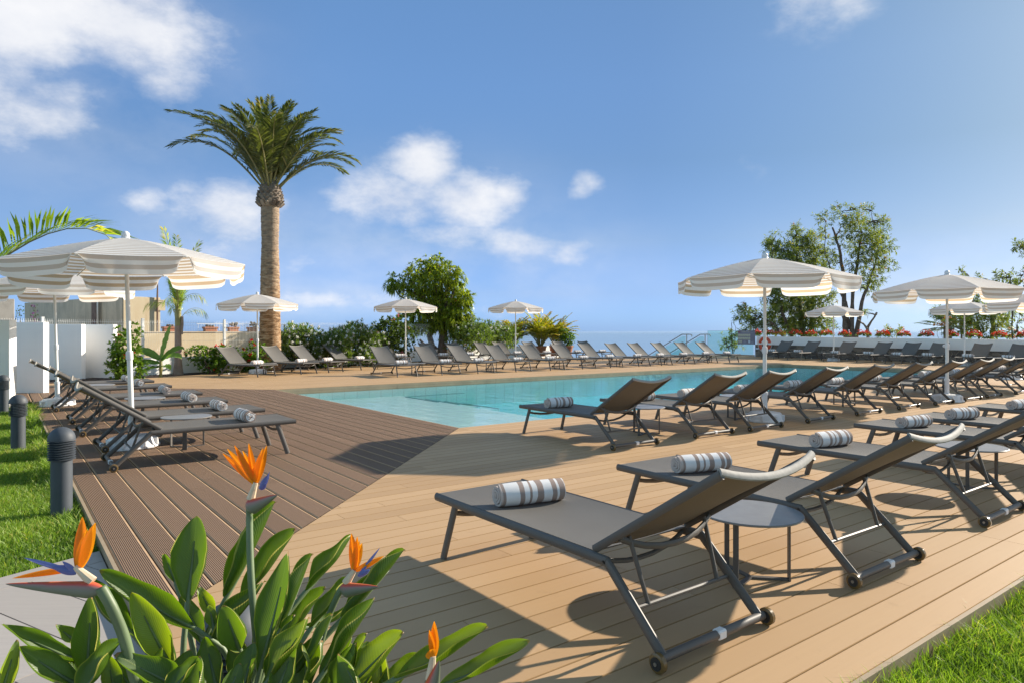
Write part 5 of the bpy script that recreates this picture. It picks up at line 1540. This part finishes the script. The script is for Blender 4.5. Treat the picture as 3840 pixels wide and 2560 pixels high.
sleaf(205, 1525, 4, 1433, 48, 1.18, 1.12, (.3, -.5, .8), .5, .06, .3)
sleaf(190, 1580, 42, 1484, 66, 1.12, 1.08, (.35, -.6, .7), .5, .05, .3)
sleaf(-4, 1620, 40, 1468, 52, 1.05, 1.08, (.6, -.7, .3), .7, .02, .9)
sleaf(180, 1600, 277, 1466, 76, 1.08, 1.12, (-.45, -.75, .45), .45, .02, .55)
sleaf(445, 1590, 266, 1500, 72, 1.13, 1.10, (.2, -.55, .8), .4, .06, .3)
sleaf(380, 1600, 459, 1508, 56, 1.10, 1.13, (-.35, -.8, .45), .5, .02, .5)
sleaf(455, 1515, 608, 1332, 74, 1.30, 1.38, (-.6, -.45, .6), .6, .04, .15)
sleaf(551, 1492, 512, 1390, 84, 1.26, 1.24, (.25, -.85, .3), .55, .02, .6)
sleaf(492, 1445, 480, 1388, 34, 1.32, 1.33, (.2, -.85, .4), .5, .02, .7)
sleaf(712, 1445, 800, 1326, 52, 1.34, 1.42, (-.5, -.7, .5), .6, .03, .6)
sleaf(606, 1575, 710, 1416, 70, 1.16, 1.21, (-.5, -.7, .5), .5, .03, .8)
sleaf(636, 1510, 673, 1410, 38, 1.24, 1.27, (-.6, -.6, .4), .7, .02, .5)
sleaf(668, 1580, 765, 1408, 52, 1.20, 1.26, (-.8, -.3, .4), .8, .03, .35)
sleaf(182, 1478, 128, 1434, 34, 1.26, 1.24, (.3, -.6, .7), .4, .05, .5)
sleaf(310, 1460, 188, 1316, 62, 1.36, 1.30, (.4, -.55, .7), .5, .06, .2)
sleaf(405, 1340, 376, 1270, 30, 1.46, 1.48, (.3, -.85, .3), .5, .02, .5)
sleaf(494, 1420, 455, 1346, 40, 1.38, 1.38, (.4, -.75, .4), .5, .03, .9)
sleaf(700, 1440, 810, 1395, 40, 1.42, 1.5, (-.3, -.4, .85), .6, .1, .45)
sleaf(800, 1500, 900, 1476, 36, 1.35, 1.42, (-.2, -.4, .9), .6, .1, .5)
for k in range(16):
    x = rb.uniform(250, 860); y = rb.uniform(1560, 1680); Y = rb.uniform(1.42, 1.62)
    sleaf(x, y, x + rb.uniform(-90, 90), y - rb.uniform(90, 160), rb.uniform(40, 58), Y, Y + .05, (rb.uniform(-.6, .5), -.6, rb.uniform(.2, .8)), .5, .03, rb.uniform(.05, .45))
for k in range(15):
    x = 150 + 52 * k + rb.uniform(-25, 25); y = rb.uniform(1590, 1640); Y = rb.uniform(1.10, 1.2)
    sleaf(x, y, x + rb.uniform(-70, 90), y - rb.uniform(95, 150), rb.uniform(54, 74), Y, Y + rb.uniform(-.02, .05), (rb.uniform(-.6, .4), -.7, rb.uniform(.3, .8)), .5, .03, rb.uniform(.25, .85))
for (bx, by, tx, ty, wd_, Y, nx, tn) in ((640, 1590, 690, 1452, 62, 1.24, -.3, .3), (700, 1600, 742, 1470, 60, 1.2, -.6, .6), (745, 1600, 806, 1456, 60, 1.22, -.65, .4), (820, 1600, 884, 1486, 58, 1.2, -.5, .75),
        (860, 1610, 962, 1500, 58, 1.18, -.4, .7), (560, 1590, 540, 1450, 64, 1.24, .1, .25), (500, 1590, 470, 1462, 62, 1.22, .2, .45), (590, 1500, 640, 1372, 56, 1.36, -.4, .2), (650, 1470, 745, 1345, 54, 1.38, -.6, .5), (470, 1480, 415, 1368, 56, 1.38, .3, .25)):
    sleaf(bx, by, tx, ty, wd_, Y, Y + .05, (nx, -.65, .5), .45, .03, tn)
def petal(m, b, t_, w, n, mi=0, tint=.5, cur=.06):
    b, t_ = Vector(b), Vector(t_); L = (t_ - b).length; nv = Vector(n).normalized()
    def f(a, c):
        p = b.lerp(t_, a) + nv * math.sin(PI * a) * cur * L; s = (t_ - b).normalized().cross(nv).normalized()
        cc = 2 * c - 1; hw = w / 2 * (math.sin(PI * (.08 + .92 * a) ** .9) ** .8 if a < .99 else .02)
        return tuple(p + s * cc * hw - nv * abs(cc) * hw * .5)
    m.grid(f, 12, 4, mi, tint); m.grid(lambda a, c: tuple(Vector(f(a, 1 - c)) - nv * .0015), 12, 4, mi, tint)
def bract(parent, b, t_, thick, up, name='bract'):
    b, t_ = Vector(b), Vector(t_); d = (t_ - b); L = d.length; d = d.normalized(); up = Vector(up); s = d.cross(up).normalized(); uq = s.cross(d).normalized()
    m = MB()
    def f(a, c):
        an = 2 * PI * c - PI / 2; rr = thick / 2 * (min(1, (a + .02) / .16) ** .5) * (1 - a) ** .75 + .0006
        top = math.sin(an)
        p = b + d * L * a + uq * (-thick * .18 * a + rr * top * (1.0 if top < 0 else .75)) + s * rr * .62 * math.cos(an)
        return tuple(p)
    vs = []; uvs = []; NU, NV = 22, 20
    for i in range(NU + 1):
        for j in range(NV + 1):
            vs.append(f(i / NU, j / NV)); uvs.append((i / NU, .5 + .5 * math.sin(2 * PI * j / NV - PI / 2)))
    m.add(vs, [(i * (NV + 1) + j, i * (NV + 1) + j + 1, (i + 1) * (NV + 1) + j + 1, (i + 1) * (NV + 1) + j) for i in range(NU) for j in range(NV)], 0, .5, uvs)
    return m.build(name, M['bract'], parent, angle=180)
def flower(stem_px, Ys, rad, bract_px, bth, petals, pbase, blues, bbase, Yf, up=(0, 0, 1), lab=None):
    pts = [PD(x, y, Y) for (x, y), Y in zip(stem_px, Ys)]
    # smooth the stalk
    P2 = []
    for i in range(len(pts) - 1):
        p0 = pts[max(0, i - 1)]; p1 = pts[i]; p2 = pts[i + 1]; p3 = pts[min(len(pts) - 1, i + 2)]
        for k in range(6):
            t = k / 6; P2.append(.5 * ((2 * p1) + (p2 - p0) * t + (2 * p0 - 5 * p1 + 4 * p2 - p3) * t * t + (3 * p1 - p0 - 3 * p2 + p3) * t ** 3))
    P2.append(pts[-1])
    m = MB(); m.tube(P2, [rad * (1.0 - .0 * i) for i in range(len(P2))], 12); fl = m.build('flower', M['stalk'], bo, angle=180)
    if lab: fl['label'] = lab
    bract(fl, PD(*bract_px[0], Yf), PD(*bract_px[1], Yf - .02), bth * 1.3, up)
    m = MB()
    for (x, y, w, dy) in petals: petal(m, PD(*pbase, Yf), PD(x, y, Yf + dy), w, (rb.uniform(-.4, .4), -1, .1), 0, rb.random(), rb.uniform(-.04, .08))
    if petals: m.build('orange_petals', M['petal_orange'], fl, angle=180)
    m = MB()
    for (x, y, w, dy) in blues: petal(m, PD(*bbase, Yf - .003), PD(x, y, Yf + dy), w, (.1, -1, .2), 0, rb.random(), .02)
    if blues: m.build('blue_tongue', M['petal_blue'], fl, angle=180)
    bb = PD(*bbase, Yf); pb = PD(*pbase, Yf); lowp = bb.lerp(pb, .3) + (PD(*bract_px[0], Yf) - bb) * .62
    m = MB(); m.tube([lowp, lowp.lerp(pb, .6), pb + (pb - lowp) * .15], [.0085, .0065, .0045], 9); m.build('neck', M['neck'], fl)
flower([(606, 1600), (590, 1480), (577, 1330), (573, 1200), (574, 1160)], [1.30, 1.31, 1.33, 1.36, 1.36], .0068, [(568, 1164), (633, 1128)], .030,
       [(522, 1030, .016, .02), (538, 1022, .015, -.01), (511, 1040, .013, .03), (571, 1017, .014, .0), (604, 1028, .017, .0), (613, 1022, .017, -.02), (557, 1034, .012, .03), (548, 1050, .016, .0)], (586, 1112), [(618, 1088, .012, -.01), (612, 1108, .012, -.01), (620, 1082, .004, -.01)], (596, 1122), 1.36, (-.2, 0, 1))
flower([(330, 1620), (305, 1540), (284, 1460), (256, 1392), (231, 1348)], [1.12, 1.12, 1.11, 1.10, 1.10], .0088, [(234, 1352), (15, 1331)], .026,
       [(189, 1186, .019, .02), (218, 1200, .022, -.01), (200, 1215, .016, .0), (28, 1327, .010, -.004)], (178, 1305), [(55, 1280, .008, -.01), (143, 1288, .008, -.01), (118, 1300, .014, -.008)], (174, 1315), 1.10, (-.05, 0, 1))
flower([(700, 1600), (735, 1480), (757, 1410), (778, 1362), (786, 1350)], [1.28, 1.29, 1.30, 1.30, 1.30], .006, [(783, 1352), (867, 1338)], .027,
       [(807, 1224, .017, .01), (820, 1232, .014, -.01), (832, 1246, .016, .0), (882, 1276, .011, .0), (826, 1240, .011, .02)], (812, 1312), [(873, 1256, .006, .0), (850, 1307, .010, -.01)], (822, 1322), 1.30, (.15, 0, 1))
flower([(975, 1640), (978, 1610), (982, 1585), (986, 1566)], [1.09, 1.09, 1.09, 1.09], .0075, [(985, 1585), (1000, 1515)], .024,
       [(997, 1426, .015, .0), (986, 1446, .011, -.01), (1003, 1450, .012, .015), (992, 1490, .020, -.012)], (994, 1512), [(1001, 1462, .006, .01)], (996, 1520), 1.09, (-1, -.2, .2))

# ================================================================== LIGHT, SKY, CAMERA
AZ, EL = R(59), R(22)
sd = Vector((math.sin(AZ) * math.cos(EL), math.cos(AZ) * math.cos(EL), math.sin(EL)))
L = bpy.data.lights.new('sun', 'SUN'); L.energy = 4.8; L.angle = R(.55); L.color = (1.0, .90, .76)
lo = bpy.data.objects.new('sun', L); COL.objects.link(lo); lo.rotation_euler = sd.to_track_quat('Z', 'Y').to_euler(); lo.location = sd * 60
w = bpy.data.worlds.new('World'); SC.world = w; w.use_nodes = True
nt = w.node_tree; N_ = nt.nodes; LK = nt.links.new
class WT(NT):
    def __init__(s): s.t = nt; s.n = nt.nodes; s.l = nt.links
t = WT()
bg = N_['Background']
sky = t.new('ShaderNodeTexSky', sky_type='NISHITA'); sky.sun_disc = False; sky.sun_elevation = EL; sky.sun_rotation = AZ
sky.altitude = 30; sky.air_density = 1.0; sky.dust_density = .55; sky.ozone_density = 3.0
tc = t.new('ShaderNodeTexCoord').outputs['Generated']
sp = t.new('ShaderNodeSeparateXYZ'); t.link(tc, sp.inputs[0])
az = t.math('ARCTAN2', sp.outputs['X'], sp.outputs['Y']); el = t.math('ARCSINE', sp.outputs['Z'])
# clouds: soft lumps placed by compass bearing and height, broken up with noise
CLD = [(-37, 22, 9, 6, 1.4), (-29.5, 21.5, 6.0, 4.6, 1.3), (-35, 15.5, 7, 3.6, 1.0), (-27, 17.8, 4.2, 3.2, .9),
       (-7.2, 13.6, 3.6, 3.2, 1.2), (-9.8, 10.8, 5.6, 2.6, 1.2), (-4.2, 11.2, 5.0, 3.0, 1.15), (-.4, 11.4, 2.6, 2.0, .95), (6.0, 12.0, 2.0, 1.9, 1.0),
       (-5.5, 8.0, 6, 1.8, .75), (.8, 6.8, 5.0, 2.3, .95), (4.2, 6.6, 3.6, 2.4, .9), (-1.5, 5.0, 5, 1.6, .75), (-22.4, 9.0, 4.6, 3.4, 1.15), (-24, 6.6, 4.2, 2.2, .85), (-17.0, 5.6, 3.2, 1.7, .8), (-28.5, 9.4, 2.4, 1.5, .85),
       (-14.5, 2.6, 9, 1.3, .85), (-3, 1.8, 10, 1.2, .68), (24.8, 24.5, 5, 3.0, .95), (19.5, 12.8, 3, 2.2, .55), (31, 2.4, 9, 2.4, .9), (24.5, 1.8, 5, 1.6, .95), (39, 4, 7, 4, .6)]
tot = None
for (a0, e0, sa, se, am) in CLD:
    dx = t.math('DIVIDE', t.math('SUBTRACT', az, R(a0)), R(sa)); dy = t.math('DIVIDE', t.math('SUBTRACT', el, R(e0)), R(se))
    q = t.math('ADD', t.math('MULTIPLY', dx, dx), t.math('MULTIPLY', dy, dy))
    g = t.math('MULTIPLY', t.math('POWER', 2.718, t.math('MULTIPLY', q, -1.0)), am)
    tot = g if tot is None else t.math('MAXIMUM', tot, g)
mp = t.new('ShaderNodeMapping'); mp.inputs['Scale'].default_value = (1, 1, 1.7); t.link(tc, mp.inputs['Vector'])
n1 = t.noise(mp.outputs[0], 7.5, 9, .60); n2 = t.noise(mp.outputs[0], 3.2, 3, .5)
val = t.math('SUBTRACT', t.math('ADD', tot, t.math('MULTIPLY', t.math('SUBTRACT', n1, .5), 2.1)), .32)
mr = t.new('ShaderNodeMapRange', interpolation_type='SMOOTHSTEP'); mr.inputs['From Min'].default_value = 0; mr.inputs['From Max'].default_value = 1.05; t.link(val, mr.inputs['Value'])
den = t.math('MULTIPLY', mr.outputs[0], .84)
den = t.math('MULTIPLY', den, t.math('MINIMUM', 1.0, t.math('MULTIPLY', tot, 2.2)))
veil = None
for (a0, e0, sa, se, am) in ((-7, 7.5, 11, 5, .42), (2, 5.5, 8, 3.5, .36), (-23, 7, 8, 5, .34), (-33, 19, 10, 8, .34), (-14, 2.5, 14, 2.5, .34), (33, 3, 12, 4, .3)):
    dx = t.math('DIVIDE', t.math('SUBTRACT', az, R(a0)), R(sa)); dy = t.math('DIVIDE', t.math('SUBTRACT', el, R(e0)), R(se))
    q = t.math('ADD', t.math('MULTIPLY', dx, dx), t.math('MULTIPLY', dy, dy))
    g = t.math('MULTIPLY', t.math('POWER', 2.718, t.math('MULTIPLY', q, -1.0)), am)
    veil = g if veil is None else t.math('MAXIMUM', veil, g)
veil = t.math('MULTIPLY', veil, t.ramp(t.math('ADD', t.math('MULTIPLY', n2, .6), t.math('MULTIPLY', n1, .4)), [(.38, .05), (.60, 1.0)]))
den = t.math('MAXIMUM', den, veil)
CW = SKYK['cloud']
ccol = t.mix(t.ramp(t.math('ADD', n1, t.math('MULTIPLY', n2, .4)), [(.45, 0.0), (.95, 1.0)]), tuple(x * .80 * CW for x in (.86, .90, 1.0)), tuple(x * CW for x in (1.0, .985, .97)))
eld = t.math('DIVIDE', el, R(60), clamp=True)
gr = t.ramp(eld, [(0, (.265, .485, 1.2)), (.02, (.275, .465, 1.05)), (.053, (.314, .425, .79)), (.125, (.374, .436, .596)), (.23, (.39, .465, .564)), (.33, (.47, .557, .65)), (.45, (.53, .63, .70)), (.75, (1.65, 1.48, 1.18))])  # overhead end brightened above the view, added as fill light
azn = t.math('ADD', t.math('DIVIDE', az, 2 * PI), .5)      # 0..1, .5 straight ahead
dg = lambda d: .5 + d / 360
azf = t.ramp(azn, [(dg(-180), (2.6, 2.1, 1.45)), (dg(-95), (2.6, 2.1, 1.45)), (dg(-50), 1.45), (dg(-15), 1.36), (dg(11), .98), (dg(36), (.91, .86, .75)), (dg(62), (.74, .70, .62)), (dg(110), (1.9, 1.6, 1.2)), (dg(180), (2.6, 2.1, 1.45))])  # sky behind the camera brightened and warmed, added as unseen fill light
hi = t.new('ShaderNodeMapRange', interpolation_type='SMOOTHSTEP'); t.link(el, hi.inputs['Value'])
hi.inputs['From Min'].default_value = R(28); hi.inputs['From Max'].default_value = R(50)
skc = t.mix(1.0, sky.outputs[0], gr, 'MULTIPLY')
skc = t.mix(1.0, skc, t.mix(hi.outputs[0], azf, (1.0, 1.0, 1.0)), 'MULTIPLY')
t.link(t.mix(den, skc, ccol), bg.inputs['Color']); bg.inputs['Strength'].default_value = SKYK['strength']

hz_ = NT('sea_haze'); hz_.n.remove(hz_.b)
vp = hz_.new('ShaderNodeVolumePrincipled'); vp.inputs['Color'].default_value = (.40, .55, .74, 1); vp.inputs['Density'].default_value = HAZE; vp.inputs['Anisotropy'].default_value = .2
hz_.link(vp.outputs[0], hz_.out.inputs['Volume'])
m = MB(); m.box((0, 0, (13 - 28) / 2), (119000, 119000, 41)); tag(m.build('haze', hz_.mat, smooth=False), kind='stuff')

cam = bpy.data.cameras.new('camera'); cam.lens = 24; cam.sensor_width = 36; cam.clip_start = .05; cam.clip_end = 200000; cam.shift_y = -35 / 3840
co_ = bpy.data.objects.new('camera', cam); COL.objects.link(co_); co_.location = (0, 0, H); co_.rotation_euler = (R(90), 0, 0); SC.camera = co_
SC.view_settings.view_transform = 'Standard'; SC.view_settings.look = 'None'; SC.view_settings.exposure = SKYK['exposure']; SC.view_settings.gamma = 1
SC.cycles.transparent_max_bounces = 24; SC.cycles.max_bounces = 10; SC.cycles.diffuse_bounces = 4
SC.cycles.use_denoising = True
